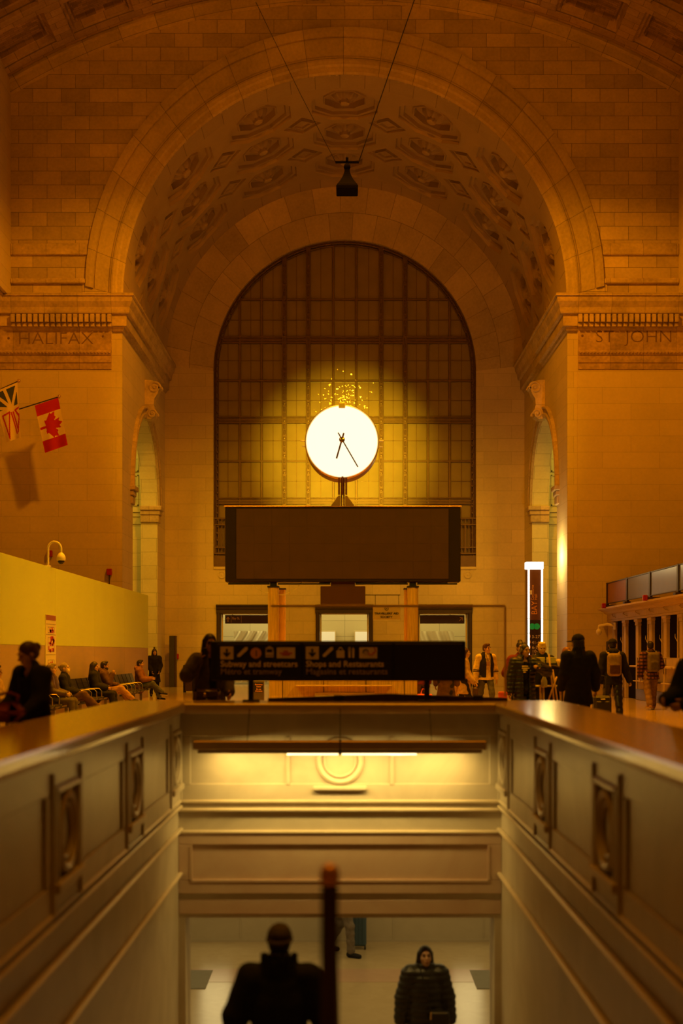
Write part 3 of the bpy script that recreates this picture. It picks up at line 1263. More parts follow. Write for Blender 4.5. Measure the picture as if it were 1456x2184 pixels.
# copings
EDGE = [(0, .9), (.05, .885), (.075, .90), (.085, .93), (.085, .985), (.07, 1.0), (0, 1.0)]
mb = MB()
for s in (-1, 1):
    a, b = sorted((SC + s * SW, SC + s * XO))
    mb.box((a, 1.5, .9), (b, 15.2, 1.0))
    xi = SC + s * SW
    path = [(xi, 1.5), (xi, 14.36)] if s < 0 else [(xi, 14.36), (xi, 1.5)]
    mb.sweep(path, EDGE)
mb.box((SC - SW, 14.36, .9), (SC + SW, 15.2, 1.0))
mb.sweep([(SC - SW, 14.36), (SC + SW, 14.36)], EDGE)
struct(mb.build('trim_15', M_cope))

# stairs and lower concourse
mb = MB()
n = 21
for i in range(n):
    mb.box((SC - SW, 4.6 + i * .33, ZL - .1), (SC + SW, 4.6 + (i + 1) * .33 + .02, -(i + 1) * (3.5 / n)))
M_step = marble('stair treads', (0.42, 0.36, 0.27), (0.28, 0.22, 0.16), rough=.5, scale=2)
struct(mb.build('floor_stairs', M_step))
M_low = marble('lower terrazzo', (0.44, 0.35, 0.20), (0.33, 0.25, 0.13), rough=.24, scale=2.5, amount=.5, spec=.5)
mb = MB()
mb.add([(-8, 11.0, ZL), (8, 11.0, ZL), (8, 23, ZL), (-8, 23, ZL)], [(0, 1, 2, 3)])
struct(mb.build('floor_lower', M_low, origin=(0, 17, ZL)))
M_lowr = marble('reddish floor band', (0.44, 0.30, 0.20), (0.36, 0.24, 0.16), rough=.26, scale=2.5)
mb = MB()
mb.box((-8, 19.3, ZL), (8, 20.1, ZL + .003))
mb.build('floor_band', M_lowr, bpy.data.objects['floor_lower'])
mb = MB()
YL = 22.0
mb.box((-8, YL, ZL), (8, YL + .3, -.45))
mb.box((-8.3, YF + .45, ZL), (-8, YL + .3, -.45))
mb.box((8, YF + .45, ZL), (8.3, YL + .3, -.45))
mb.box((-8, YF + .45, -.5), (8, YL + .3, -.3))
for px in (513, 606, 839, 1030):
    x = PX(px, YL)
    mb.box((x - .012, YL - .01, ZL), (x + .012, YL, -.45))
mb.box((-8, YL - .012, ZL), (8, YL, ZL + .05))
M_loww = marble('lower wall panel', (0.46, 0.40, 0.28), (0.38, 0.32, 0.22), rough=.3, scale=2.5, amount=.4)
struct(mb.build('wall_lower', M_loww))

# ------------------------------------------------------------------ furnishings
def flat(name, col, rough=.6):
    return plain(name, col, rough, var=0.0)


M_print = flat('pale print', (0.95, 0.86, 0.72), .6)
M_printd = flat('dim print', (0.45, 0.38, 0.29), .6)
M_signblk = plain('black sign face', (0.013, 0.013, 0.011), .5, var=.1)
M_signbrn = plain('brown sign face', (0.10, 0.045, 0.022), .5, var=.1)
M_yel = flat('yellow print', (0.85, 0.42, 0.03), .6)
M_dark = flat('dark print', (0.02, 0.018, 0.015), .6)
M_redp = flat('red print', (0.55, 0.05, 0.04), .6)
M_orangep = flat('orange print', (0.9, 0.45, 0.10), .6)
M_green = plain('green emblem', (0.02, 0.45, 0.08), .5, var=0, emis=(0.02, .5, .08), es=.12)

# --- wayfinding sign on the end parapet
DS = 14.88
s0 = thing('wayfinding_sign', 'long black wayfinding sign with white pictograms on two posts above the stair well', 'sign', (PX(721, DS), DS, 1.0))
mb = MB()
zb, zt_ = PZ(1452, DS), PZ(1367, DS)
mb.bbox((PX(450, DS), DS - .05, zb), (PX(992, DS), DS + .07, zt_), .012)
mb.build('sign_box', M_signblk, s0)
mb = MB()
for a, b in ((462, 642), (646, 836), (840, 984)):
    mb.bbox((PX(a, DS), DS - .056, PZ(1446, DS)), (PX(b, DS), DS - .045, PZ(1373, DS)), .004)
mb.build('sign_panel', plain('sign panel', (0.02, 0.02, 0.017), .45, var=.1), s0)
for x in (535, 910):
    mb = MB()
    mb.bbox((PX(x, DS) - .032, DS - .02, 1.0), (PX(x, DS) + .032, DS + .045, zb + .01), .006)
    mb.bbox((PX(x, DS) - .10, DS - .06, 1.0), (PX(x, DS) + .10, DS + .10, 1.02), .006)
    mb.build('post', M_black, s0)
YS = DS - .058


def R2(mb, px0, py0, px1, py1, d, t=.004):
    mb.box((PX(px0, d), d - t, PZ(py1, d)), (PX(px1, d), d, PZ(py0, d)))


for x in (470, 652):
    mb = MB()
    R2(mb, x, 1379, x + 27.5, 1406, YS)
    mb.build('pictogram', M_print, s0)
    mb = MB()
    cx = PX(x + 13.7, YS)
    zc = PZ(1392, YS)
    u = .01
    mb.box((cx - .012, YS - .007, zc - .03), (cx + .012, YS, zc + .045))
    mb.prism([(cx - .045, zc - .005), (cx - .030, zc + .008), (cx, zc - .025), (cx + .030, zc + .008), (cx + .045, zc - .005), (cx, zc - .055)], YS - .007, YS, 'Y')
    mb.build('arrow', M_dark, s0)
    mb = MB()
    a, b = PX(x + 36, YS), PX(x + 58, YS)
    z0, z1 = PZ(1401, YS), PZ(1382, YS)
    mb.prism([(a, z0), (a + .03, z0), (b, z1 - .02), (b, z1 + .01), (b - .03, z1 + .01), (a, z0 + .025)], YS - .006, YS, 'Y')
    mb.build('pictogram', M_print, s0)
mb = MB()
mb.lathe([(.065, 0), (.065, .006), (0, .006)], (PX(545.5, YS), YS, PZ(1393, YS)), 'Y', 28)
mb.build('line_badge', M_yel, s0)
text('badge_number', '1', .10, (PX(545.5, YS) - .02, YS - .008, PZ(1393, YS) - .036), M_dark, s0, ext=.001)
# streetcar
mb = MB()
cx = PX(574.5, YS)
z0 = PZ(1402, YS)
mb.bbox((cx - .048, YS - .006, z0), (cx + .048, YS, z0 + .055), .003)
mb.prism([(cx - .048, z0 + .055), (cx + .048, z0 + .055), (cx + .042, z0 + .115), (cx - .042, z0 + .115)], YS - .005, YS, 'Y')
mb.box((cx - .02, YS - .006, z0 + .118), (cx + .02, YS, z0 + .13))
mb.build('pictogram', M_print, s0)
mb = MB()
mb.box((cx - .034, YS - .009, z0 + .06), (cx + .034, YS - .004, z0 + .098))
mb.box((cx - .048, YS - .009, z0 + .018), (cx + .048, YS - .004, z0 + .024))
mb.build('pictogram', M_dark, s0)
for x0, x1 in ((590, 629), (766, 804)):
    mb = MB()
    R2(mb, x0, 1381, x1, 1404, YS)
    mb.build('badge', M_print, s0)
mb = MB()
cx, cz = PX(609.5, YS), PZ(1393, YS)
for k, (w_, dz) in enumerate(((.03, .022), (.075, 0), (.045, -.020))):
    mb.bbox((cx - w_, YS - .008, cz + dz - .008), (cx + w_, YS - .003, cz + dz + .008), .003)
mb.build('badge_emblem', M_redp, s0)
mb = MB()
cx, cz = PX(785, YS), PZ(1391, YS)
mb.tube([(cx - .06 + .03 * (1 - math.cos(a)), YS - .006, cz + .03 * math.sin(a)) for a in frange(-.5, PI, 12)], .007, 6)
mb.build('badge_emblem', M_dark, s0)
mb = MB()
mb.tube([(cx + .0 + .04 * (1 - math.cos(a)) / 1.3, YS - .006, cz - .03 * math.sin(a)) for a in frange(0, PI, 12)], .007, 6)
mb.tube([(cx + .065 + .02 * math.sin(a), YS - .006, cz + .02 - .03 * math.cos(a)) for a in frange(0, PI, 10)], .006, 6)
mb.build('badge_emblem', M_redp, s0)
# bag, fork and knife
mb = MB()
cx, z0 = PX(726, YS), PZ(1403, YS)
mb.bbox((cx - .047, YS - .006, z0), (cx + .047, YS, z0 + .085), .006)
mb.tube([(cx - .024 * math.cos(a), YS - .003, z0 + .085 + .035 * math.sin(a)) for a in frange(0, PI, 12)], .006, 6)
mb.build('pictogram', M_print, s0)
mb = MB()
cx = PX(745, YS)
mb.prism([(cx - .012, z0), (cx + .012, z0), (cx + .014, z0 + .125), (cx + .007, z0 + .125), (cx + .007, z0 + .075), (cx + .003, z0 + .075), (cx + .003, z0 + .125), (cx - .003, z0 + .125),
          (cx - .003, z0 + .075), (cx - .007, z0 + .075), (cx - .007, z0 + .125), (cx - .014, z0 + .125)], YS - .006, YS, 'Y')
mb.build('pictogram', M_print, s0)
mb = MB()
cx = PX(753, YS)
mb.prism([(cx - .012, z0), (cx + .012, z0), (cx + .014, z0 + .10), (cx, z0 + .125), (cx - .012, z0 + .11)], YS - .006, YS, 'Y')
mb.build('pictogram', M_print, s0)
text('lettering', 'Subway and streetcars', .10, (PX(470, YS), YS - .004, PZ(1422, YS)), M_print, s0, PX(634, YS) - PX(470, YS), ext=.001, bold=.002)
text('lettering', 'Métro et tramway', .10, (PX(470, YS), YS - .004, PZ(1438, YS)), M_printd, s0, PX(600, YS) - PX(470, YS), ext=.001, bold=.001)
text('lettering', 'Shops and Restaurants', .10, (PX(652, YS), YS - .004, PZ(1422, YS)), M_print, s0, PX(818, YS) - PX(652, YS), ext=.001, bold=.002)
text('lettering', 'Magasins et restaurants', .10, (PX(652, YS), YS - .004, PZ(1438, YS)), M_printd, s0, PX(825, YS) - PX(652, YS), ext=.001, bold=.001)

# --- glass screen on the end parapet
DG = 15.1
g = thing('glass_screen', 'clear glass screen with thin gold edge standing behind the wayfinding sign', 'glass screen', (PX(827, DG), DG, 1.0))
x0, x1, zt_ = PX(577, DG), PX(1077, DG), PZ(1293, DG)
mb = MB()
mb.box((x0, DG - .006, 1.06), (x1, DG + .006, zt_))
mb.build('glass_pane', M_glass, g)
mb = MB()
mb.bbox((x0, DG - .012, zt_ - .012), (x1, DG + .012, zt_ + .018), .004)
mb.bbox((x1 - .012, DG - .012, 1.05), (x1 + .012, DG + .012, zt_), .004)
mb.build('edge_strip', plain('gold edge', (.95, .72, .26), .4, 0), g)
mb = MB()
mb.prism([(x0 - .03, 1.0), (x1 + .02, 1.0), (x1 + .02, 1.035), ((x0 + x1) / 2, 1.085), (x0 - .03, 1.03)], DG - .06, DG + .06, 'Y')
mb.build('base_rail', M_dwood, g)
for px in (722, 1018):
    mb = MB()
    mb.bbox((PX(px, DG) - .06, DG - .075, 1.0), (PX(px, DG) + .06, DG + .03, 1.07), .01)
    mb.build('clamp', M_black, g)

# --- linear light over the roundel
M_tube = glow('fluorescent tube', (1.0, 0.74, 0.36), 3.0)
lt = thing('linear_wall_light', 'long slim linear light hanging on thin cables against the stair well end wall', 'light', (SC, YF - .42, .52))
YT = YF - .42
mb = MB()
xa_, xb_ = PX(412, YT), PX(1037, YT)
mb.bbox((xa_, YT - .06, .50), (xb_, YT + .06, .60), .012)
mb.bbox((xa_ + .05, YT - .03, .46), (xb_ - .05, YT + .05, .50), .008)
mb.build('housing', plain('light housing', (.42, .30, .17), .4, .3), lt)
for a, b in ((612, 721), (729, 888)):
    mb = MB()
    mb.tube([(PX(a, YT), YT + .0, .452), (PX(b, YT), YT + .0, .452)], .013, 8)
    mb.build('tube', M_tube, lt)
for px in (527, 725, 920):
    mb = MB()
    mb.tube([(PX(px, YT), YT, .59), (PX(px, YT), YF - .07, .95)], .004, 5)
    if px == 725:
        mb.tube([(PX(725, YT), YT, .60), (PX(725, YT), YT - .05, .61), (PX(725, YT), YT - .05, .44)], .012, 6)
    mb.build('cable', M_black, lt)
for k in (-1, 0, 1):
    area('linear_light_glow', (SC + k * 1.0, YT + .04, .43), (SC + k * .9, YF + .05, -.30), 8.2, (1.0, .66, .16), .9, .06)
area('linear_light_glow', (SC, YT - .02, .43), (SC, YT - .35, -3), 11, (1.0, .64, .16), 2.8, .06)

# --- newel post with the middle handrail
hp = thing('center_handrail', 'dark stair handrail with brass topped newel post down the middle of the steps', 'handrail', (-.06, 5.0, -.333))
mb = MB()
mb.bbox((-.095, 4.965, -.35), (-.025, 5.035, .66), .012)
mb.build('newel_post', M_dwood, hp)
mb = MB()
mb.lathe([(.036, 0), (.04, .02), (.04, .05), (.028, .075), (.0, .085)], (-.06, 5.0, .655), 'Z', 20)
mb.build('newel_cap', plain('polished brass cap', (.85, .45, .10), .3, .6), hp, smooth=True)
mb = MB()
mb.tube([(-.06, 5.04, .58), (-.06, 5.25, .46), (-.06, 11.3, -2.6)], .028, 10)
mb.build('rail', M_dwood, hp, smooth=True)
for yy in (7.2, 9.4, 11.3):
    mb = MB()
    zf = -(math.floor((yy - 4.6) / .33) + 1) * (3.5 / 21)
    mb.tube([(-.06, yy, zf), (-.06, yy, .46 - (yy - 5.25) * .506)], .02, 8)
    mb.build('baluster', M_dwood, hp)

# --- information booth, display board and clock
DB = 26.0
bo = thing('information_booth', 'oak information booth with two tall wooden columns carrying the display board', 'booth', (PX(732, DB), DB + .9, 0))
mb = MB()
xa_, xb_ = PX(574, DB), PX(890, DB)
mb.bbox((xa_, DB + .05, 0), (xb_, DB + 2.0, 1.08), .02)
mb.build('desk', M_booth, bo)
mb = MB()
mb.bbox((xa_ - .05, DB - .02, 1.08), (xb_ + .05, DB + 2.05, 1.13), .015)
mb.build('desk_top', M_booth, bo)
mb = MB()
mb.bbox((PX(630, DB), DB - .16, .88), (PX(836, DB), DB + .08, .91), .008)
mb.build('shelf', plain('ledge', (.75, .52, .22), .35), bo)
mb = MB()
mb.bbox((PX(671, DB), DB + .02, .40), (PX(799, DB), DB + .06, PZ(1477, DB)), .008)
mb.build('notice_panel', M_cream, bo)
for px in (602, 690, 780, 862):
    mb = MB()
    mb.bbox((PX(px, DB) - .006, DB + .035, 0), (PX(px, DB) + .006, DB + .06, 1.05), .002)
    mb.build('panel_joint', M_dwood, bo)
M_colm = woodmat('polished column', (0.82, 0.56, 0.16), 0.22)
for (px, dd, r) in ((583, DB + .1, .115), (880, DB + .1, .115), (598, DB + 1.7, .115), (872, DB + 1.7, .115)):
    mb = MB()
    zt_ = 2.94 if dd < DB + 1 else 2.98
    mb.lathe([(r, 1.12), (r, zt_)], (PX(px, dd), dd, 0), 'Z', 32)
    mb.build('column', M_colm, bo, smooth=True, angle=40)
    mb = MB()
    mb.bbox((PX(px, dd) - r - .01, dd - r - .01, zt_ - .01), (PX(px, dd) + r + .01, dd + r + .01, zt_ + .03), .01)
    if dd < DB + 1:
        mb.bbox((PX(px, dd) - .07, dd - .07, zt_), (PX(px, dd) + .07, dd + .07, PZ(1241, DB) + .02), .01)
    mb.build('column_cap', M_black, bo)

bd = thing('display_board', 'wide unlit brown departure board below the round clock', 'display board', (PX(731, DB), DB, PZ(1241, DB)))
z0, z1 = PZ(1241, DB), PZ(1081, DB)
mb = MB()
mb.bbox((PX(480, DB), DB - .02, z0), (PX(982, DB), DB + .38, z1), .015)
mb.build('case', plain('board case', (.034, .022, .018), .6, 0, .15, var=.1), bd)
mb = MB()
n = 12
xa_, xb_ = PX(504, DB), PX(956, DB)
for i in range(n):
    a = xa_ + (xb_ - xa_) * i / n
    b = xa_ + (xb_ - xa_) * (i + 1) / n
    for j in range(4):
        za = z0 + .06 + (z1 - z0 - .10) * j / 4
        zb_ = z0 + .06 + (z1 - z0 - .10) * (j + 1) / 4
        mb.box((a + .001, DB - .032 - .0008 * ((i * 7 + j * 3) % 3), za + .001), (b - .001, DB - .018, zb_ - .001))
mb.build('screen', M_screen, bd)
mb = MB()
mb.bbox((PX(478, DB), DB - .05, z1 - .005), (PX(984, DB), DB + .40, z1 + .015), .005)
mb.build('top_trim', plain('copper trim', (.55, .32, .14), .35, .5), bd)
for a, b in ((486, 574), (592, 704), (758, 870), (890, 975)):
    mb = MB()
    mb.bbox((PX(a, DB), DB + .02, z0 - .055), (PX(b, DB), DB + .1, z0 - .025), .004)
    mb.build('bottom_rail', M_black, bd)
for a, b in ((486, 574), (680, 704), (758, 868), (890, 955)):
    mb = MB()
    mb.bbox((PX(a, DB), DB + .12, z0 - .05), (PX(b, DB), DB + .2, z0 - .0), .004)
    mb.build('cable_tray', M_cream, bd)
mb = MB()
mb.bbox((PX(705, DB), DB + .05, PZ(1251, DB)), (PX(757, DB), DB + .3, z0 + .01), .01)
mb.bbox((PX(683, DB), DB + .02, PZ(1290, DB)), (PX(779, DB), DB + .34, PZ(1250, DB)), .012)
mb.build('control_box', plain('brown box', (.10, .04, .02), .5, var=.1), bd)
mb = MB()


def sag(a, b, drop, n=14):
    a, b = Vector(a), Vector(b)
    return [a.lerp(b, t) - Vector((0, 0, drop * 4 * t * (1 - t))) for t in frange(0, 1, n)]


mb.tube(sag(W(533, 1241, DB + .05), W(575, 1264, DB + .05), .06), .007, 6)
mb.build('cable', M_cream, bd)
mb = MB()
mb.tube(sag(W(592, 1268, DB + .05), W(645, 1240, DB + .05), .09), .007, 6)
mb.build('cable', M_cream, bd)

ts = thing('hanging_sign', 'small pale TRAVELLERS AID SOCIETY sign hanging from a bracket', 'sign', (PX(823, DB), DB + .1, PZ(1322, DB)))
YTS = DB + .1
mb = MB()
mb.bbox((PX(795, YTS), YTS - .01, PZ(1321, YTS)), (PX(853, YTS), YTS + .01, PZ(1292, YTS)), .006)
mb.build('board', plain('sign board', (.62, .47, .36), .6, var=.04), ts)
text('lettering', "TRAVELLERS' AID", .06, (PX(798, YTS), YTS - .013, PZ(1310.5, YTS)), M_dark, ts, PX(850, YTS) - PX(798, YTS), ext=.001, bold=.002)
text('lettering', "SOCIETY", .06, (PX(811, YTS), YTS - .013, PZ(1318, YTS)), M_dark, ts, PX(837, YTS) - PX(811, YTS), ext=.001, bold=.002)
mb = MB()
mb.lathe([(.042, 0), (.042, .003), (.03, .003), (.03, 0)], (PX(824, YTS), YTS - .011, PZ(1298, YTS)), 'Y', 20, cap=False)
mb.lathe([(.012, 0), (.012, .003), (0, .003)], (PX(824, YTS), YTS - .011, PZ(1298, YTS)), 'Y', 10)
mb.build('emblem', M_dark, ts)
mb = MB()
mb.tube([W(779, 1269, YTS), W(853, 1269, YTS)], .009, 6)
for px in (800, 850):
    mb.tube([W(px, 1269, YTS), W(px, 1292, YTS)], .006, 6)
mb.build('bracket', M_bronze, ts)

# the round clock
ck = thing('round_clock', 'large round lit clock with brown hands on three short rods', 'clock', (PX(730, DB), DB + .17, z1 + .015))
cx, cz, R = PX(729, DB), PZ(942, DB), .735
M_face = glow('clock face', (1.0, .86, .58), 1.4)
mb = MB()
mb.lathe([(R, .0), (R * .985, .06), (R * .8, .085), (R * .4, .10), (0, .105)], (cx, DB - .02, cz), 'Y', 72, cap=False)
mb.build('dial', M_face, ck, smooth=True)
mb = MB()
mb.lathe([(R, -.0), (R * .985, -.06), (R * .8, -.085), (0, -.10)], (cx, DB + .62, cz), 'Y', 72, cap=False)
mb.build('dial', M_face, ck, smooth=True)
mb = MB()
mb.lathe([(R + .0, .03), (R + .015, .045), (R + .03, .03), (R + .035, -.05), (R + .005, -.05)], (cx, DB - .0, cz), 'Y', 72, cap=False)
mb.build('rim', M_brass, ck, smooth=True, angle=50)
mb = MB()
mb.lathe([(R + .005, .05), (R + .03, .04), (R + .03, -.60), (R + .0, -.61)], (cx, DB + .06, cz), 'Y', 72, cap=False)
mb.build('drum', plain('clock drum', (.22, .10, .045), .4, .4), ck, smooth=True, angle=50)
M_hand = plain('clock hand', (.12, .06, .02), .5, var=.05)


def hand(a, r0, r1, w_, y, name):
    """a clockwise from twelve"""
    mb = MB()
    d = Vector((math.sin(a), 0, math.cos(a)))
    nn = Vector((d.z, 0, -d.x))
    c = Vector((cx - .0, y, cz + .02))
    p = [c + d * r0 + nn * w_, c + d * r1 + nn * w_, c + d * r1 - nn * w_, c + d * r0 - nn * w_]
    q = [v_ + Vector((0, .012, 0)) for v_ in p]
    mb.add(p + q, [(0, 1, 2, 3), (7, 6, 5, 4), (0, 4, 5, 1), (1, 5, 6, 2), (2, 6, 7, 3), (3, 7, 4, 0)])
    return mb.build(name, M_hand, ck)


hand(math.radians(196), -.14, .41, .018, DB - .155, 'hour_hand')
hand(math.radians(150), -.16, .66, .013, DB - .172, 'minute_hand')
mb = MB()
mb.lathe([(.06, 0), (.06, .03), (.03, .05), (0, .055)], (cx, DB - .12, cz + .02), 'Y', 20)
mb.build('hub', M_brass, ck, smooth=True, angle=40)
M_clip = plain('pale clip', (.95, .82, .45), .3, 0)
mb = MB()
mb.bbox((cx - .07, DB - .10, cz + R - .06), (cx + .07, DB + .02, cz + R + .06), .012)
mb.build('clip', M_clip, ck)
mb = MB()
mb.bbox((cx - R - .12, DB - .02, cz - .0), (cx - R + .0, DB + .02, cz + .025), .006)
mb.build('clip', M_clip, ck)
mb = MB()
mb.bbox((cx - R - .09, DB - .02, cz - .11), (cx - R + .02, DB + .02, cz - .085), .006)
mb.build('clip', M_clip, ck)
mb = MB()
mb.bbox((cx + R - .0, DB - .02, cz - .01), (cx + R + .13, DB + .02, cz + .03), .006)
mb.build('clip', M_clip, ck)
mb = MB()
mb.bbox((cx + R - .02, DB - .02, cz - .13), (cx + R + .11, DB + .02, cz - .09), .006)
mb.build('clip', M_clip, ck)
for px, zz0, zz1 in ((722.8, 1056, 1019), (730, 1056, 1005), (738, 1056, 1019)):
    mb = MB()
    mb.bbox((PX(px, DB) - .021, DB - .06, PZ(zz0, DB)), (PX(px, DB) + .021, DB - .01, PZ(zz1, DB)), .006)
    mb.build('support_rod', plain('rod', (.20, .07, .03), .4, .3), ck)
mb = MB()
zb_ = z1 + .015
for s in (-1, 1):
    xm = PX(730.5, DB)
    mb.prism([(xm + s * .05, zb_), (xm + s * .25, zb_), (xm + s * .09, PZ(1057, DB)), (xm + s * .05, PZ(1057, DB))], DB + .0, DB + .3, 'Y')
    mb.tube([(xm + s * .025, DB + .05, zb_), (xm + s * .025, DB + .05, cz - R + .03)], .016, 8)
mb.build('stand', plain('clock stand', (.42, .27, .10), .4, .2), ck)

# --- tall concourse totem
DT = 48.4
to = thing('totem_sign', 'tall brown BAY concourse totem with white lit edges and green circles', 'totem sign', (PX(1138, DT), DT, 0))
xa_, xb_ = PX(1120, DT), PX(1157, DT)
zt_ = PZ(1199, DT)
mb = MB()
mb.bbox((xa_ + .03, DT - .18, 0), (xb_ - .03, DT + .18, zt_ - .3), .01)
mb.build('body', plain('totem brown', (.16, .07, .03), .45, var=.08), to)
mb = MB()
mb.bbox((xa_ + .03, DT - .19, 0), (xb_ - .03, DT - .17, PZ(1322, DT)), .006)
mb.build('lower_panel', plain('totem dark', (.045, .028, .022), .4, var=.08), to)
M_lamp = glow('white edge lamp', (1.0, .88, .62), 3.2)
mb = MB()
mb.bbox((xa_, DT - .22, zt_ - .27), (xb_, DT + .22, zt_), .015)
mb.build('lamp_head', M_lamp, to)
for x in (xa_ + .09, xb_ - .065):
    for (a, b) in ((1214, 1319), (1320, 1350), (1351, 1490)):
        mb = MB()
        mb.bbox((x - .028, DT - .205, PZ(b, DT)), (x + .045, DT - .17, PZ(a, DT)), .006)
        mb.build('edge_lamp', M_lamp, to)
YT2 = DT - .192
rot90 = [[0, 0, -1], [0, 1, 0], [1, 0, 0]]
text('lettering', 'BAY', .32, (PX(1145, YT2), YT2, PZ(1311, YT2)), M_orangep, to, PZ(1283, YT2) - PZ(1311, YT2), rot=rot90, ext=.001)
text('lettering', 'Concourse', .15, (PX(1138, YT2), YT2, PZ(1280, YT2)), M_orangep, to, PZ(1248, YT2) - PZ(1280, YT2), rot=rot90, ext=.001)
text('lettering', 'Hall', .15, (PX(1145, YT2), YT2, PZ(1280, YT2)), M_orangep, to, PZ(1268, YT2) - PZ(1280, YT2), rot=rot90, ext=.001)
mb = MB()
for px in (1134.5, 1144.5):
    mb.lathe([(.118, 0), (.118, .006), (0, .006)], (PX(px, YT2), YT2 - .002, PZ(1336, YT2)), 'Y', 24)
mb.build('emblem', M_green, to)
for s, py, px in (('3-27', 1361, 1133.5), ('41-47', 1373.5, 1133.5), ('6-7', 1384, 1134), ('10-13', 1392, 1134), ('14-15', 1400, 1134)):
    text('lettering', s, .17, (PX(px, YT2), YT2, PZ(py, YT2)), M_print, to, ext=.001)
mb = MB()
for py in (1360, 1372, 1383):
    mb.bbox((PX(1127.5, YT2), YT2 - .003, PZ(py, YT2)), (PX(1131, YT2), YT2 + .01, PZ(py - 6, YT2)), .01)
mb.build('pictogram', M_orangep, to)
mb = MB()
mb.bbox((PX(1126, YT2), YT2 - .01, PZ(1268, YT2)), (PX(1134, YT2), YT2 + .01, PZ(1259, YT2)), .004)
mb.build('notice', M_white, to)
pl = bpy.data.lights.new('totem_glow', 'POINT')
pl.energy, pl.color, pl.shadow_soft_size = 190, (1.0, .68, .20), .25
po = bpy.data.objects.new('totem_glow', pl)
COL.objects.link(po)
po.location = (PX(1150, DT) + .35, DT + .15, zt_ + .25)

# --- hoarding along the left
M_hoardw = plain('hoarding yellow paint', (.60, .74, .05), .55, var=.06, scale=.6)
M_hoardg = plain('hoarding grey paint', (.44, .34, .26), .6, var=.06, scale=.6)
YH = 44.6
ho = thing('hoarding', 'long yellow and grey construction hoarding along the left side of the hall', 'hoarding', (-7.1, 32, 0))
yy = 16.0
while yy < YH - .1:
    y1_ = min(yy + 4.767, YH)
    mb = MB()
    mb.bbox((-7.12, yy + .002, 1.75), (-7.0, y1_ - .002, 3.62), .004)
    mb.build('upper_panel', M_hoardw, ho)
    mb = MB()
    mb.bbox((-7.12, yy + .002, 0), (-7.004, y1_ - .002, 1.749), .004)
    mb.build('lower_panel', M_hoardg, ho)
    yy = y1_
mb = MB()
mb.bbox((-12.3, YH - .12, 0), (-7.12, YH, 3.62), .004)
mb.build('return_panel', M_hoardw, ho)

ps = thing('floor_plan_poster', 'tall narrow poster with floor plans on the yellow hoarding', 'poster', (-6.99, 30, .7))
ya, yb_ = 7.0 * F / 639.0, 7.0 * F / 617.0
mb = MB()
mb.box((-7.0, ya, PZ(1437, 29.8)), (-6.985, yb_, PZ(1312, 29.8)))
mb.build('sheet', plain('poster paper', (.74, .70, .42), .6, var=.03), ps)
mb = MB()
zz = PZ(1323, 29.8)
mb.box((-6.984, ya + .03, zz), (-6.980, yb_ - .03, PZ(1312.5, 29.8)))
mb.build('header', plain('poster header', (.30, .10, .06), .6, var=.03), ps)
mb = MB()
rr = random.Random(3)
for (z0_, z1_) in ((1341, 1350), (1362, 1371), (1372, 1378), (1385, 1392), (1412, 1420), (1424, 1432)):
    for k in range(7):
        y = ya + .25 + rr.random() * (yb_ - ya - .5)
        za = PZ(z1_, 29.8) + rr.random() * .06
        mb.box((-6.984, y, za), (-6.981, y + .04 + rr.random() * .12, za + .03 + rr.random() * .08))
mb.build('floor_plan', M_redp, ps)
mb = MB()
for py in (1332, 1354, 1397):
    mb.box((-6.984, ya + .04, PZ(py, 29.8)), (-6.982, yb_ - .04, PZ(py, 29.8) + .008))
for (a, b) in ((1338, 1350), (1360, 1390), (1408, 1434)):
    za, zb_ = PZ(b, 29.8), PZ(a, 29.8)
    y0_, y1_ = ya + .22, yb_ - .2
    for lo, hi in (((y0_, za), (y1_, za + .008)), ((y0_, zb_), (y1_, zb_ + .008)), ((y0_, za), (y0_ + .015, zb_)), ((y1_, za), (y1_ + .015, zb_))):
        mb.box((-6.984, lo[0], lo[1]), (-6.982, hi[0], hi[1]))
mb.build('plan_outline', M_bronze, ps)

cm = thing('security_camera', 'white dome camera on a gooseneck pole over the yellow hoarding', 'camera', (-7.06, 29.8, 3.62))
pts = [(-7.06, 29.8, 3.55), (-7.06, 29.8, 4.05)] + [(-7.06 + .155 * (1 - math.cos(a)), 29.8, 4.05 + .155 * math.sin(a) * 1.1) for a in frange(.2, PI, 12)] + [(-6.75, 29.8, 3.95)]
mb = MB()
mb.tube(pts, .027, 10)
mb.bbox((-7.12, 29.72, 3.60), (-7.0, 29.88, 3.66), .01)
mb.build('gooseneck', M_white, cm, smooth=True, angle=50)
mb = MB()
mb.lathe([(.03, .12), (.06, .10), (.10, .03), (.105, -.05), (.09, -.07)], (-6.75, 29.8, 3.84), 'Z', 20)
mb.build('housing', M_white, cm, smooth=True, angle=50)
mb = MB()
mb.lathe([(.085, -.06), (.075, -.11), (.045, -.145), (0, -.155)], (-6.75, 29.8, 3.84), 'Z', 20)
mb.build('dome', plain('smoked dome', (.02, .015, .012), .12, var=0), cm, smooth=True)

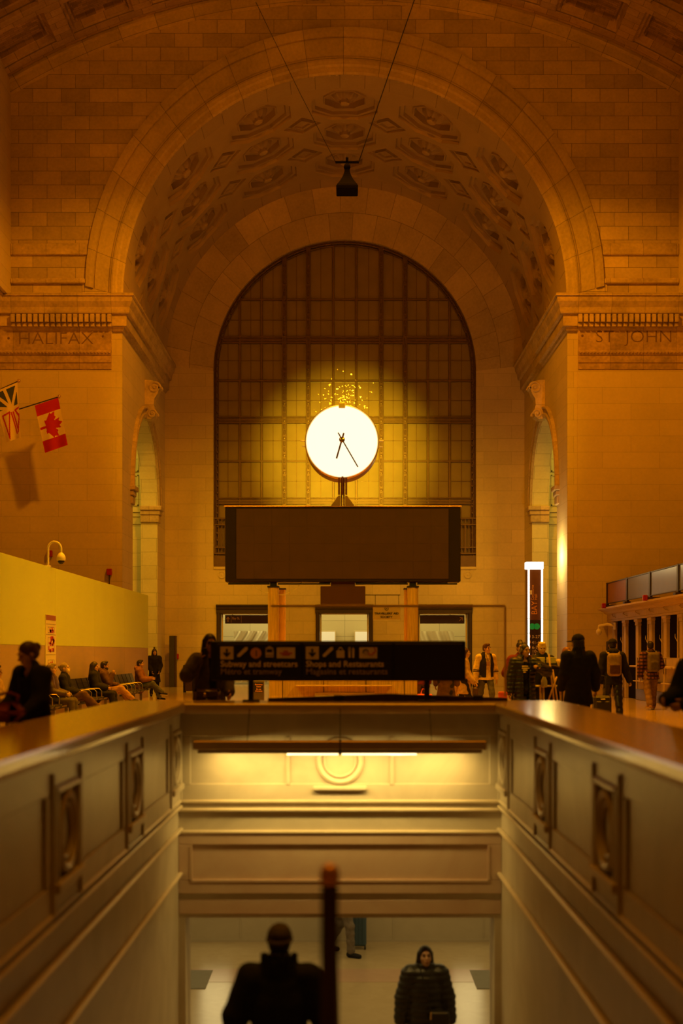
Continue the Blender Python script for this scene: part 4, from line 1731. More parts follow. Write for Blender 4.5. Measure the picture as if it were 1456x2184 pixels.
# --- alarm boxes
for i, (px, py, d, lab, pole) in enumerate(((106, 1181, D1 - .08, 'small red alarm box behind the gooseneck camera', 0), (233, 1220, D1 - .08, 'small red alarm box on thin pole near the left pier corner', 1.2),
                                            (1287, 1292, 46.6, 'small red alarm box at the far end of the ticket counter roof', 0), (1375, 1275, 41.5, 'small red alarm box on the ticket counter roof under the glass rail', 0))):
    p = W(px, py, d)
    if i >= 2:
        p = Vector((9.42, 9.42 * F / (px - VX), 0))
        p.z = PZ(py, p.y)
    t = thing('alarm_box', lab, 'alarm box', p)
    mb = MB()
    e = .072 if i >= 2 else .10
    mb.bbox((p.x - e, p.y - .07, p.z - e * 1.25), (p.x + e, p.y + .07, p.z + e * 1.25), .02)
    mb.build('box', M_red, t)
    mb = MB()
    if pole:
        mb.tube([(p.x, p.y, p.z - pole - .1), (p.x, p.y, p.z - .1)], .02, 6)
    else:
        mb.bbox((p.x - .03, p.y + .05, p.z - .03), (p.x + (.5 if i >= 2 else .03), p.y + .09, p.z + .03), .006)
    mb.build('conduit', M_bronze, t)

# --- flags
LEAF = [(0, 1), (.13, .76), (.30, .84), (.22, .44), (.42, .64), (.47, .54), (.74, .60), (.65, .32), (.76, .26), (.36, -.06), (.41, -.20), (.06, -.15), (.06, -.55),
        (-.06, -.55), (-.06, -.15), (-.41, -.20), (-.36, -.06), (-.76, .26), (-.65, .32), (-.74, .60), (-.47, .54), (-.42, .64), (-.22, .44), (-.30, .84), (-.13, .76)]


def inside(p, poly):
    c = False
    n = len(poly)
    for i in range(n):
        (x0, y0), (x1, y1) = poly[i], poly[i - 1]
        if (y0 > p[1]) != (y1 > p[1]) and p[0] < (x1 - x0) * (p[1] - y0) / (y1 - y0) + x0:
            c = not c
    return c


def seg(p, a, b):
    ax, ay = b[0] - a[0], b[1] - a[1]
    t = max(0, min(1, ((p[0] - a[0]) * ax + (p[1] - a[1]) * ay) / (ax * ax + ay * ay)))
    return math.hypot(p[0] - a[0] - t * ax, p[1] - a[1] - t * ay)


def canada(s, t):
    if t < .235 or t > .755:
        return 1
    # leaf points along +s, stem to the left
    u, v_ = (t - .50) * 1.95, (s - .50)
    k = 1.45
    return 1 if inside((u * k, v_ * k * 1.12 + .22), LEAF) else 0


def labrador(s, t):
    x, y = s, t * 2.1
    c = (.66, .92)
    if y < c[1] - (x - .66) * .10:
        for q in ((1.0, 0), (.42, 0), (-.1, .0), (-.2, .6)):
            if seg((x, y), c, q) < .062:
                return 0
        if y < .09 or x > .94:
            return 0
        if abs(y - c[1]) < .09:
            return 0
        return 2
    for a, b in (((.15, 1.05), (.52, 1.0)), ((.52, 1.0), (.30, 2.0)), ((.15, 1.05), (.30, 2.0)), ((.80, 1.0), (1.0, .95)), ((.80, 1.0), (.96, 1.25)),
                 ((.60, 1.05), (.80, 1.9)), ((.70, 1.05), (.86, 1.7)), ((1.0, 1.2), (.88, 1.85))):
        if seg((x, y), a, b) < .034:
            return 1
    return 0


def flag(name, label, quad, fn, d0, d1, pole, mats):
    (ax, ay), (bx, by), (cx_, cy), (dx, dy) = quad
    base = W((ax + bx) / 2, (ay + by) / 2, (d0 + d1) / 2)
    t_ = thing(name, label, 'flag', base)
    ns, nt_ = 56, 120
    v, f = [], []
    for i in range(ns + 1):
        for j in range(nt_ + 1):
            s, t = i / ns, j / nt_
            px = (ax * (1 - s) + bx * s) * (1 - t) + (dx * (1 - s) + cx_ * s) * t
            py = (ay * (1 - s) + by * s) * (1 - t) + (dy * (1 - s) + cy * s) * t
            d = d0 + (d1 - d0) * s + .05 * t * math.sin(9 * s + 2.2 * t)
            v.append(W(px, py, d))
    mb = MB()
    mb.v = [tuple(p) for p in v]
    for i in range(ns):
        for j in range(nt_):
            a = i * (nt_ + 1) + j
            mb.f.append((a, a + 1, a + nt_ + 2, a + nt_ + 1))
            mb.uv.append(None)
            mb.mi.append(fn((i + .5) / ns, (j + .5) / nt_))
    mb.build('cloth', mats, t_, smooth=True)
    mb = MB()
    (x0, y0, e0), (x1, y1, e1) = pole
    mb.tube([W(x0, y0, e0), W(x1, y1, e1)], .022, 8)
    mb.build('pole', M_bronze, t_)
    mb = MB()
    p = W(x1, y1, e1)
    mb.lathe([(0, -.07), (.05, -.05), (.07, 0), (.05, .05), (0, .07)], p, 'Z', 12)
    mb.build('finial', M_brass, t_, smooth=True)
    return t_


M_fw = plain('flag white', (.80, .66, .34), .8, var=.04)
M_fr = plain('flag red', (.50, .008, .012), .8, var=.06)
M_fb = plain('flag blue', (.05, .065, .11), .8, var=.06)
flag('national_flag', 'red and white maple leaf flag on the pole nearer the pier corner', ((74, 865), (124, 848), (144.5, 949), (96, 966)), canada, D1 - 1.3, D1 - 1.3, ((-34, 896, D1 - 1.28), (126, 846, D1 - 1.28)), [M_fw, M_fr, M_fb])
flag('provincial_flag', 'white flag with blue and red triangles on the pole beside the maple leaf flag', ((-14, 837), (37, 815), (44, 933), (13, 944)), labrador, D1 - 1.34, D1 - 1.34, ((-34, 846, D1 - 1.32), (40, 812.5, D1 - 1.32)), [M_fw, M_fr, M_fb])

# --- hanging horn loudspeaker in front of the vault
DH = 33.0
hs = thing('hanging_loudspeaker', 'black horn loudspeaker hanging on two long wires before the vault', 'loudspeaker', W(740, 411, DH))
mb = MB()
c = W(740, 411, DH)
z0_, z1_ = c.z, PZ(363, DH)
w0, w1 = .265, .065
k = 7
rings = []
v = []
for i in range(k + 1):
    t = i / k
    ww = w1 + (w0 - w1) * (1 - t) ** 1.6
    zz = z0_ + .13 + (z1_ - z0_ - .13) * t
    v += [(c.x - ww, DH - ww, zz), (c.x + ww, DH - ww, zz), (c.x + ww, DH + ww, zz), (c.x - ww, DH + ww, zz)]
f = []
for i in range(k):
    for j in range(4):
        f.append((i * 4 + j, i * 4 + (j + 1) % 4, (i + 1) * 4 + (j + 1) % 4, (i + 1) * 4 + j))
mb.add(v, f)
mb.bbox((c.x - .285, DH - .285, z0_), (c.x + .285, DH + .285, z0_ + .12), .02)
mb.build('horn', M_matte, hs)
mb = MB()
mb.lathe([(0, .10), (.07, .07), (.09, 0), (.07, -.07), (0, -.10)], (c.x, DH, z1_ + .08), 'Z', 16)
mb.build('driver', M_matte, hs, smooth=True)
mb = MB()
mb.bbox((PX(715, DH), DH - .03, PZ(348, DH)), (PX(765, DH), DH + .03, PZ(344, DH)), .008)
mb.bbox((c.x - .035, DH - .03, z1_), (c.x + .035, DH + .03, PZ(336, DH)), .008)
mb.build('yoke', M_matte, hs)
mb = MB()
mb.tube([W(715, 345, DH), W(640, 200, DH - 1.5), W(545, 4, DH - 3)], .008, 5)
mb.tube([W(765, 345, DH), W(818, 190, DH - 1.5), W(884, -2, DH - 3)], .012, 5)
mb.build('wire', M_black, hs)

# --- ticket counters along the right
M_tick = ashlar('ticket counter stone', (.58, .44, .27), 1.6, 1.4, mortar=.008, var=.06, stain=.15, joint=.6)
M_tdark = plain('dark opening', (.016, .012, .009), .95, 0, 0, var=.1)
tcn = thing('ticket_counter', 'long stone ticket counter with pilasters and dark windows along the right', 'counter', (9.9, 36, 0))
XC = 9.85
mb = MB()
Y0c, Y1c = 20.0, 46.95
mb.box((XC + .45, Y0c, 0), (XC + .6, Y1c, 2.9))
mb.box((XC + .02, Y1c - .9, 0), (XC + .5, Y1c, 2.9))
mb.build('back_wall', M_tick, tcn)
mb = MB()
mb.sweep([(XC, Y1c), (XC, Y0c)], [(0, 2.72), (.02, 2.72), (.02, 3.0), (.10, 3.02), (.16, 3.08), (.33, 3.16), (.36, 3.18), (.36, 3.24), (.0, 3.27), (-.6, 3.27)])
for k in range(14):
    y = Y1c - 1.3 - k * 1.85
    mb.tube([(XC - .02 - .02, y - .25, 2.86), (XC - .05, y, 2.88), (XC - .10, y + .12, 2.95), (XC - .05, y + .15, 3.0)], [.012, .02, .02, .01], 6)
mb.build('entablature', M_tick, tcn)
PIL = [45.95 - 1.85 * k for k in range(14)]
for k, y in enumerate(PIL):
    mb = MB()
    mb.bbox((XC, y - .17, 0 if k < 3 else .9), (XC + .13, y + .17, 2.5), .012)
    mb.bbox((XC - .02, y - .20, 2.5), (XC + .15, y + .20, 2.56), .012)
    mb.bbox((XC - .05, y - .24, 2.62), (XC + .17, y + .24, 2.73), .02)
    mb.bbox((XC - .02, y - .19, 2.54), (XC + .15, y + .19, 2.64), .02)
    mb.build('pilaster', M_tick, tcn)
for k in range(len(PIL) - 1):
    ya, yb_ = PIL[k + 1] + .17, PIL[k] - .17
    mb = MB()
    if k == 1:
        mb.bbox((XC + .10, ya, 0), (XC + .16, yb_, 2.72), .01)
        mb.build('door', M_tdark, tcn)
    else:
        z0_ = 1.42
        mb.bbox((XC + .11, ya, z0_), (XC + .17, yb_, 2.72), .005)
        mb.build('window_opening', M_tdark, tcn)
        mb = MB()
        mb.bbox((XC + .06, ya + .3 * (yb_ - ya) - .04, z0_), (XC + .12, ya + .3 * (yb_ - ya) + .04, 2.72), .01)
        mb.tube([(XC + .08, ya + .45, z0_ + .45), (XC + .06, ya + .7, z0_ + .62), (XC + .10, ya + .85, z0_ + .72)], .012, 6)
        mb.build('window_mullion', M_tick, tcn)
        mb = MB()
        mb.bbox((XC + .0, ya - .1, 0), (XC + .44, yb_ + .1, z0_), .012)
        mb.build('counter_front', M_tick, tcn)
        mb = MB()
        mb.bbox((XC - .28, ya - .05, 1.10), (XC + .02, yb_ + .05, 1.16), .012)
        mb.bbox((XC - .20, ya + .1, .62), (XC + .02, yb_ - .1, .66), .012)
        mb.build('counter_shelf', M_dwood if k % 3 == 0 else M_tick, tcn)
        mb = MB()
        mb.bbox((XC - .05, ya - .12, 0), (XC + .02, yb_ + .12, .36), .012)
        mb.build('plinth', plain('counter plinth', (.16, .11, .075), .4, var=.1) if k < 1 else bpy.data.materials['counter plinth'], tcn)

rl = thing('glass_rail', 'dark framed grey glass rail on top of the ticket counter roof', 'rail', (9.88, 36, 3.27))
M_railg = plain('grey rail glass', (.15, .18, .27), .25, var=.1, scale=.8)
YR = [46.9, 43.6, 40.3, 36.9, 33.5, 30.0]
for y in YR:
    mb = MB()
    mb.bbox((9.80, y - .09, 3.25), (9.88, y + .09, 4.20), .008)
    mb.bbox((9.70, y - .16, 3.25), (9.92, y + .10, 3.36), .008)
    mb.build('post', M_bronze, rl)
for i in range(len(YR) - 1):
    mb = MB()
    mb.bbox((9.83, YR[i + 1] + .09, 3.42), (9.85, YR[i] - .09, 4.16), .004)
    mb.build('rail_panel', M_railg if i else plain('brown rail panel', (.30, .13, .05), .4, var=.1), rl)
mb = MB()
mb.bbox((9.81, YR[-1], 4.15), (9.87, YR[0], 4.19), .005)
mb.bbox((9.81, YR[-1], 3.40), (9.87, YR[0], 3.43), .005)
mb.build('top_rail', M_bronze, rl)
cm2 = thing('security_camera', 'pale dome camera on a bent arm at the far end of the ticket counter', 'camera', (9.8, 46.0, 2.5))
yC = 46.1
mb = MB()
mb.tube([(9.85, 45.6, 2.56), (9.60, 45.8, 2.62), (9.34, 46.0, 2.56), (9.33, 46.0, 2.4)], .05, 8)
mb.bbox((9.80, 45.45, 2.42), (9.86, 45.75, 2.68), .02)
mb.build('arm', M_cream, cm2, smooth=True, angle=40)
mb = MB()
mb.lathe([(.05, .09), (.10, .03), (.105, -.05), (.06, -.12), (0, -.14)], (9.33, 46.0, 2.36), 'Z', 16)
mb.build('dome', M_cream, cm2, smooth=True, angle=50)
pt = thing('card_reader', 'small dark wall box with slanted cover at the end of the ticket counter', 'box', (9.75, 46.4, 1.7))
mb = MB()
mb.bbox((9.70, 46.1, 1.55), (9.85, 46.5, 2.0), .02)
mb.build('box', M_black, pt)

# --- black totem by the window wall and other posts
bt = thing('kiosk_post', 'tall plain dark green post standing against the window wall', 'post', (PX(370, 57.6), 57.6, 0))
mb = MB()
mb.bbox((PX(362, 57.6), 57.4, 0), (PX(372.5, 57.6), 57.75, PZ(1356, 57.6)), .012)
mb.build('body', plain('greenish black', (.05, .045, .03), .5, var=.15), bt)
mb = MB()
mb.bbox((PX(372.5, 57.6), 57.42, 0), (PX(376.5, 57.6), 57.75, PZ(1356, 57.6)), .012)
mb.build('side_panel', M_dwood, bt)
al = thing('alarm_box', 'tiny red call box on the wall beside the dark post', 'alarm box', W(378.5, 1400, D2 - .1))
p = W(378.5, 1400, D2 - .1)
mb = MB()
mb.bbox((p.x - .05, p.y - .05, p.z - .12), (p.x + .05, p.y + .1, p.z + .12), .01)
mb.build('box', M_red, al)
DE = 30.0
em = thing('emergency_post', 'low black emergency station post with orange lettering beside the booth', 'post', (PX(551, DE), DE, 0))
mb = MB()
mb.bbox((PX(540, DE), DE - .1, 0), (PX(563, DE), DE + .12, PZ(1452, DE)), .012)
mb.build('body', plain('grey post', (.10, .085, .06), .5, var=.1), em)
mb = MB()
mb.bbox((PX(541.5, DE), DE - .108, PZ(1476, DE)), (PX(561, DE), DE - .095, PZ(1455, DE)), .004)
mb.build('sign_face', M_signblk, em)
for s, py, wpx in (('Emergency', 1461, 16), ('Station', 1465.5, 10), ('En cas', 1471, 10), ("d'urgence", 1475, 15)):
    text('lettering', s, .05, (PX(551.5 - wpx / 2, DE - .1), DE - .112, PZ(py, DE)), M_orangep, em, PX(551.5 + wpx / 2, DE) - PX(551.5 - wpx / 2, DE), ext=.001, bold=.001)
# bin near the far wall behind the person on the phone
bn = thing('litter_bin', 'black framed litter bin behind the person on the phone', 'bin', (PX(403, 50), 50, 0))
mb = MB()
xa_, xb_ = PX(392, 50), PX(415, 50)
for x in (xa_ + .03, xb_ - .03):
    for y in (49.8, 50.2):
        mb.bbox((x - .03, y - .03, 0), (x + .03, y + .03, 1.05), .006)
mb.build('frame', M_black, bn)
mb = MB()
mb.bbox((xa_ + .05, 49.82, .05), (xb_ - .05, 50.18, .72), .02)
mb.build('liner', plain('bin liner', (.10, .06, .035), .5), bn)
mb = MB()
mb.bbox((xa_, 49.76, 1.0), (xb_, 50.24, 1.09), .02)
mb.build('lid', M_black, bn)

# --- signs, drapes and panels in the concourse behind the doorways
for i, (a, b, lab) in enumerate(((480, 600, 'brown hanging sign with an up arrow in the doorway under the left of the window'), (868, 990, 'brown hanging sign with a slanted arrow in the doorway beside the varsity jacket'))):
    d = 59.8
    xa_, xb_ = PX(a, d), PX(b, d)
    z0_, z1_ = PZ(1330, d), PZ(1312, d)
    t = thing('overhead_sign', lab, 'sign', ((xa_ + xb_) / 2, d, z0_))
    mb = MB()
    mb.bbox((xa_, d - .06, z0_), (xb_, d + .06, z1_), .01)
    mb.build('sign_box', M_signbrn, t)
    mb = MB()
    for x in (xa_ + .35, xa_ + (xb_ - xa_) * .75):
        mb.tube([(x, d, z1_), (x, d, 4.6)], .02, 6)
    mb.build('hanger', M_black, t)
    y = d - .066
    mb = MB()
    if i == 0:
        cx_, cz_ = PX(486, y), PZ(1321, y)
        mb.box((cx_ - .02, y - .004, cz_ - .12), (cx_ + .02, y, cz_ + .08))
        mb.prism([(cx_ - .09, cz_ + .02), (cx_, cz_ + .13), (cx_ + .09, cz_ + .02), (cx_ + .06, cz_ - .0), (cx_, cz_ + .07), (cx_ - .06, cz_)], y - .004, y, 'Y')
        mb.box((PX(492.5, y), y - .004, z0_ + .04), (PX(493.2, y), y, z1_ - .04))
        mb.box((PX(514, y), y - .004, z0_ + .04), (PX(514.6, y), y, z1_ - .04))
        mb.build('arrow', M_orangep, t)
        text('lettering', 'Bay St.', .16, (PX(495, y), y - .002, PZ(1321, y)), M_orangep, t, PX(511, y) - PX(495, y), ext=.001, bold=.003)
    else:
        cx_, cz_ = PX(982.5, y), PZ(1321, y)
        mb.tube([(cx_ - .08, y, cz_ - .08), (cx_ + .06, y, cz_ + .06)], .02, 6)
        mb.tube([(cx_ - .05, y, cz_ + .085), (cx_ + .085, y, cz_ + .085), (cx_ + .085, y, cz_ - .05)], .02, 6)
        mb.build('arrow', M_orangep, t)

M_drape = plain('plastic sheeting', (.80, .76, .62), .45, var=.08, scale=2)
for i, (a, b, lab) in enumerate(((499, 590, 'crumpled pale plastic sheeting hung across the concourse behind the arrow sign'), (885, 968, 'pale plastic sheeting hung behind the doorway beside the varsity jacket'))):
    d = 62.6
    xa_, xb_ = PX(a, d), PX(b, d)
    mb = MB()
    us = frange(0, 1, 60)
    vs = frange(0, 1, 24)

    def dr(u, v_):
        ph = 26 * (u - .75 * v_) if i == 0 else 18 * (u + .5 * v_)
        return (xa_ + (xb_ - xa_) * u, d - .22 * v_ + .13 * math.sin(ph) * (1 - .3 * v_) + .05 * math.sin(2.3 * ph + 1), .1 + (PZ(1346, d) - .1) * v_)
    mb.grid(dr, us, vs)
    o = mb.build('plastic_sheeting', M_drape, smooth=True)
    tag(o, lab, 'sheeting')
M_bright = glow('lit display', (1.0, .86, .5), .55)
for i, (a, b, lab) in enumerate(((680, 716, 'pale lit display case left of the pillar seen through the middle doorway'), (755, 792, 'pale lit display case right of the pillar seen through the middle doorway'))):
    d = 63.2
    t = thing('display_case', lab, 'display case', ((PX(a, d) + PX(b, d)) / 2, d, 0))
    mb = MB()
    mb.bbox((PX(a, d), d - .1, .6), (PX(b, d), d + .2, PZ(1345, d)), .01)
    mb.build('case', M_cream, t)
    mb = MB()
    mb.bbox((PX(a, d) + .05, d - .11, .7), (PX(b, d) - .05, d - .09, PZ(1345, d) - .06), .004)
    mb.build('lit_front', M_bright, t)

# --- waiting benches beside the hoarding (seats face the hall, +x)
SEATP = .65


def bench(y0, n, lab):
    t = thing('waiting_bench', lab, 'bench', (-6.4, y0 + (n - 1) * SEATP / 2, 0), 'waiting benches along the hoarding')
    mb = MB()
    mb.bbox((-6.46, y0 - .3, .32), (-6.38, y0 + (n - 1) * SEATP + .3, .38), .008)
    mb.build('beam', M_black, t)
    for k in range(n):
        y = y0 + k * SEATP
        mb = MB()
        mb.bbox((-6.64, y - .28, .39), (-6.16, y + .28, .46), .03)
        mb.build('seat', M_leather, t)
        mb = MB()
        v = []
        P0, P1 = Vector((-6.62, 0, .47)), Vector((-6.78, 0, .92))
        nn = Vector((.45, 0, .16)).normalized() * .03
        for yy_ in (y - .28, y + .28):
            for p_, s_ in ((P0, 1), (P1, 1), (P1, -1), (P0, -1)):
                q = p_ + nn * s_
                v.append((q.x, yy_, q.z))
        mb.add(v, [(0, 1, 2, 3), (7, 6, 5, 4), (0, 4, 5, 1), (1, 5, 6, 2), (2, 6, 7, 3), (3, 7, 4, 0)])
        for zt2_ in (.25, .5, .75):
            p_ = P0.lerp(P1, zt2_)
            mb.tube([(p_.x + nn.x * 1.05, y - .27, p_.z + nn.z), (p_.x + nn.x * 1.05, y + .27, p_.z + nn.z)], .007, 5)
        mb.build('backrest', M_leather, t)
    for k in range(n + 1):
        y = y0 + (k - .5) * SEATP
        mb = MB()
        mb.tube([(-6.62, y, .42), (-6.66, y, .62), (-6.60, y, .66), (-6.28, y, .66), (-6.22, y, .60), (-6.22, y, .42)], .016, 8)
        mb.build('armrest', M_chrome, t, smooth=True)
    for k in (0, n - 1) if n < 4 else (0, n // 2, n - 1):
        y = y0 + k * SEATP
        mb = MB()
        mb.bbox((-6.46, y - .03, .02), (-6.38, y + .03, .33), .006)
        mb.bbox((-6.66, y - .035, 0), (-6.14, y + .035, .035), .01)
        mb.build('leg', M_chrome, t)
    return t


bench(21.9, 4, 'waiting bench nearest the camera, under the floor plan poster')
bench(26.3, 5, 'waiting bench carrying the grey haired and the masked passengers')
bench(30.4, 6, 'waiting bench carrying the long haired and the bearded passengers')
bench(36.2, 6, 'waiting bench carrying the passenger in tan jacket and jeans')

# --- mats and glazed pier of the lower concourse
for s, lab in ((-1, 'grey floor mat by the left jamb at the foot of the stairs'), (1, 'grey floor mat by the right jamb at the foot of the stairs')):
    mb = MB()
    xx = s * 2.55
    mb.bbox((min(xx, xx - s * .5) + SC, 18.9, ZL), (max(xx, xx - s * .5) + SC, 20.0, ZL + .012), .004)
    tag(mb.build('floor_mat', plain('grey mat', (.20, .19, .15), .9)), lab, 'mat')
gp = thing('glazed_door', 'narrow glazed door with dark base at the left of the lower concourse', 'door', (-2.62, 19.4, ZL))
mb = MB()
mb.bbox((-2.66, 18.4, ZL), (-2.58, 20.2, ZL + .22), .008)
mb.build('base', M_black, gp)
mb = MB()
mb.bbox((-2.65, 18.4, ZL + .22), (-2.59, 18.48, -.8), .006)
mb.bbox((-2.65, 20.12, ZL + .22), (-2.59, 20.2, -.8), .006)
mb.build('frame', M_bronze, gp)
mb = MB()
mb.box((-2.63, 18.48, ZL + .22), (-2.61, 20.12, -.8))
mb.build('glass_pane', M_glass, gp)
# lamps in the lower ceiling
M_down = glow('ceiling lamp', (1.0, .80, .36), 5.0)
for s in (-1, 1):
    for k in range(4):
        y = 15.6 + k * 1.7
        x = s * 1.9
        t = thing('ceiling_lamp', ('first', 'second', 'third', 'fourth')[k] + ' round lamp from the stairs in the ' + ('left' if s < 0 else 'right') + ' row of the lower ceiling', 'ceiling light', (x, y, -.52), 'lower concourse ceiling lamps')
        mb = MB()
        mb.lathe([(.16, .02), (.16, -.02), (.13, -.02)], (x, y, -.52), 'Z', 24, cap=False)
        mb.build('trim_ring', M_black, t)
        mb = MB()
        mb.lathe([(.135, -.012), (0, -.014)], (x, y, -.52), 'Z', 24)
        mb.build('diffuser', M_down, t)

# unseen glowing panels added on the far lower wall for reflections in the floor
M_lowlit = glow('added glow', (1.0, .78, .34), 2.2)
for s, lab in ((-1, 'added glow panel on the far lower wall, left of the stair axis'), (1, 'added glow panel on the far lower wall, right of the stair axis')):
    x = SC + s * 2.2
    t = thing('added_glow_panel', lab, 'glow panel', (x, YL, -2.9))
    mb = MB()
    mb.bbox((x - .30, YL - .06, -2.92), (x + .30, YL, -1.1), .01)
    mb.build('panel_frame', M_black, t)
    mb = MB()
    mb.bbox((x - .26, YL - .068, -2.88), (x + .26, YL - .05, -1.14), .004)
    mb.build('lit_face', M_lowlit, t)

# ------------------------------------------------------------------ people: bodies and clothes grown from distance fields
class Field:
    """smooth union of limbs, meshed with surface nets"""

    def __init__(self, h):
        self.h = h
        self.prims = []
        self.post = None

    def cone(self, a, b, ra, rb, k=.03, flat=None, sub=False):
        a, b = np.array(a, float), np.array(b, float)
        ax, fl = (None, 1.0) if flat is None else (np.array(flat[0], float), flat[1])
        if ax is not None:
            ax = ax / np.linalg.norm(ax)
        r = max(ra, rb)

        def fn(X, Y, Z):
            p0, p1, p2 = X - a[0], Y - a[1], Z - a[2]
            d = b - a
            if ax is not None:
                q = (p0 * ax[0] + p1 * ax[1] + p2 * ax[2]) * (1 / fl - 1)
                p0, p1, p2 = p0 + ax[0] * q, p1 + ax[1] * q, p2 + ax[2] * q
                d = d + ax * (d @ ax) * (1 / fl - 1)
            t = np.clip((p0 * d[0] + p1 * d[1] + p2 * d[2]) / max(d @ d, 1e-9), 0, 1)
            return (np.sqrt((p0 - t * d[0]) ** 2 + (p1 - t * d[1]) ** 2 + (p2 - t * d[2]) ** 2) - (ra + (rb - ra) * t)) * (.5 + .5 * min(fl, 1))
        self.prims.append((fn, np.minimum(a, b) - r, np.maximum(a, b) + r, k, sub))
        return self

    def ell(self, c, r, R=None, k=.02, sub=False):
        c, r = np.array(c, float), np.array(r, float)
        R = np.eye(3) if R is None else np.array(R)
        m = r.max()

        def fn(X, Y, Z):
            p0, p1, p2 = X - c[0], Y - c[1], Z - c[2]
            q0 = (p0 * R[0, 0] + p1 * R[1, 0] + p2 * R[2, 0]) / r[0]
            q1 = (p0 * R[0, 1] + p1 * R[1, 1] + p2 * R[2, 1]) / r[1]
            q2 = (p0 * R[0, 2] + p1 * R[1, 2] + p2 * R[2, 2]) / r[2]
            return (np.sqrt(q0 * q0 + q1 * q1 + q2 * q2) - 1) * (r.min() * .5 + .5 * np.median(r))
        self.prims.append((fn, c - m, c + m, k, sub))
        return self

    def rbox(self, c, e, rnd, R=None, k=.01, sub=False):
        c, e = np.array(c, float), np.array(e, float)
        R = np.eye(3) if R is None else np.array(R)
        m = np.linalg.norm(e)

        def fn(X, Y, Z):
            p0, p1, p2 = X - c[0], Y - c[1], Z - c[2]
            q = [np.abs(p0 * R[0, i] + p1 * R[1, i] + p2 * R[2, i]) - (e[i] - rnd) for i in range(3)]
            o = np.sqrt(sum(np.maximum(x, 0) ** 2 for x in q))
            return o + np.minimum(np.maximum(np.maximum(q[0], q[1]), q[2]), 0) - rnd
        self.prims.append((fn, c - m, c + m, k, sub))
        return self

    def plane(self, p, n, sub=True, k=.01):
        """cut away everything on the side the normal points to"""
        p, n = np.array(p, float), np.array(n, float)
        n = n / np.linalg.norm(n)

        def fn(X, Y, Z):
            return -((X - p[0]) * n[0] + (Y - p[1]) * n[1] + (Z - p[2]) * n[2])
        self.prims.append((fn, None, None, k, sub))
        return self

    def mesh(self):
        h = self.h
        adds = [p for p in self.prims if not p[4] and p[1] is not None]
        lo = np.min([p[1] for p in adds], 0) - 3 * h
        hi = np.max([p[2] for p in adds], 0) + 3 * h
        n = np.ceil((hi - lo) / h).astype(int) + 1
        ax = [lo[i] + h * np.arange(n[i]) for i in range(3)]
        G = np.full(n, 9.0, dtype=np.float32)
        for fn, l, u, k, sub in self.prims:
            if l is None:
                sl = (slice(None),) * 3
            else:
                i0 = np.clip(np.floor((l - k - 2 * h - lo) / h).astype(int), 0, n - 1)
                i1 = np.clip(np.ceil((u + k + 2 * h - lo) / h).astype(int) + 1, 1, n)
                if np.any(i1 <= i0):
                    continue
                sl = tuple(slice(a, b) for a, b in zip(i0, i1))
            X, Y, Z = ax[0][sl[0]][:, None, None], ax[1][sl[1]][None, :, None], ax[2][sl[2]][None, None, :]
            d = fn(X, Y, Z)
            g = G[sl]
            if sub:
                d = -d
                hh = np.clip(.5 - .5 * (g - d) / k, 0, 1)
                G[sl] = g * (1 - hh) + d * hh + k * hh * (1 - hh)
            else:
                hh = np.clip(.5 + .5 * (g - d) / k, 0, 1)
                G[sl] = g * (1 - hh) + d * hh - k * hh * (1 - hh)
        if self.post:
            G = self.post(G, ax[0][:, None, None], ax[1][None, :, None], ax[2][None, None, :])
        for a in range(3):
            s = [slice(None)] * 3
            for e in (0, -1):
                s[a] = e
                G[tuple(s)] = 1.0
        return nets(G, lo, h)


def nets(G, lo, h):
    I = G < 0
    C = np.zeros(np.array(G.shape) - 1, dtype=np.int8)
    off = [(i, j, k) for i in (0, 1) for j in (0, 1) for k in (0, 1)]
    nx, ny, nz = C.shape
    for i, j, k in off:
        C += I[i:i + nx, j:j + ny, k:k + nz]
    act = np.argwhere((C > 0) & (C < 8))
    if len(act) == 0:
        return np.zeros((0, 3)), np.zeros((0, 4), int)
    idx = -np.ones(C.shape, dtype=np.int64)
    idx[tuple(act.T)] = np.arange(len(act))
    V = np.zeros((len(act), 3))
    N = np.zeros(len(act))
    for a in off:
        for d in range(3):
            if a[d] == 1:
                continue
            b = list(a)
            b[d] = 1
            ga = G[act[:, 0] + a[0], act[:, 1] + a[1], act[:, 2] + a[2]]
            gb = G[act[:, 0] + b[0], act[:, 1] + b[1], act[:, 2] + b[2]]
            m = (ga < 0) != (gb < 0)
            t = np.where(m, ga / np.where(np.abs(ga - gb) < 1e-9, 1, ga - gb), 0)
            p = np.tile(np.array(a, float), (len(act), 1))
            p[:, d] = t
            V += p * m[:, None]
            N += m
    V = (V / N[:, None] + act) * h + lo
    Fs = []
    for d in range(3):
        e, f = (d + 1) % 3, (d + 2) % 3
        s0, s1 = [slice(None)] * 3, [slice(None)] * 3
        s0[d], s1[d] = slice(0, -1), slice(1, None)
        ch = I[tuple(s0)] != I[tuple(s1)]
        E = np.argwhere(ch)
        E = E[(E[:, e] > 0) & (E[:, f] > 0) & (E[:, e] < G.shape[e] - 1) & (E[:, f] < G.shape[f] - 1)]
        if not len(E):
            continue
        q = []
        for de, df in ((-1, -1), (0, -1), (0, 0), (-1, 0)):
            c = E.copy()
            c[:, e] += de
            c[:, f] += df
            q.append(idx[c[:, 0], c[:, 1], c[:, 2]])
        q = np.stack(q, 1)
        ins = I[E[:, 0], E[:, 1], E[:, 2]]
        q[~ins] = q[~ins][:, ::-1]
        Fs.append(q)
    return V, np.concatenate(Fs)


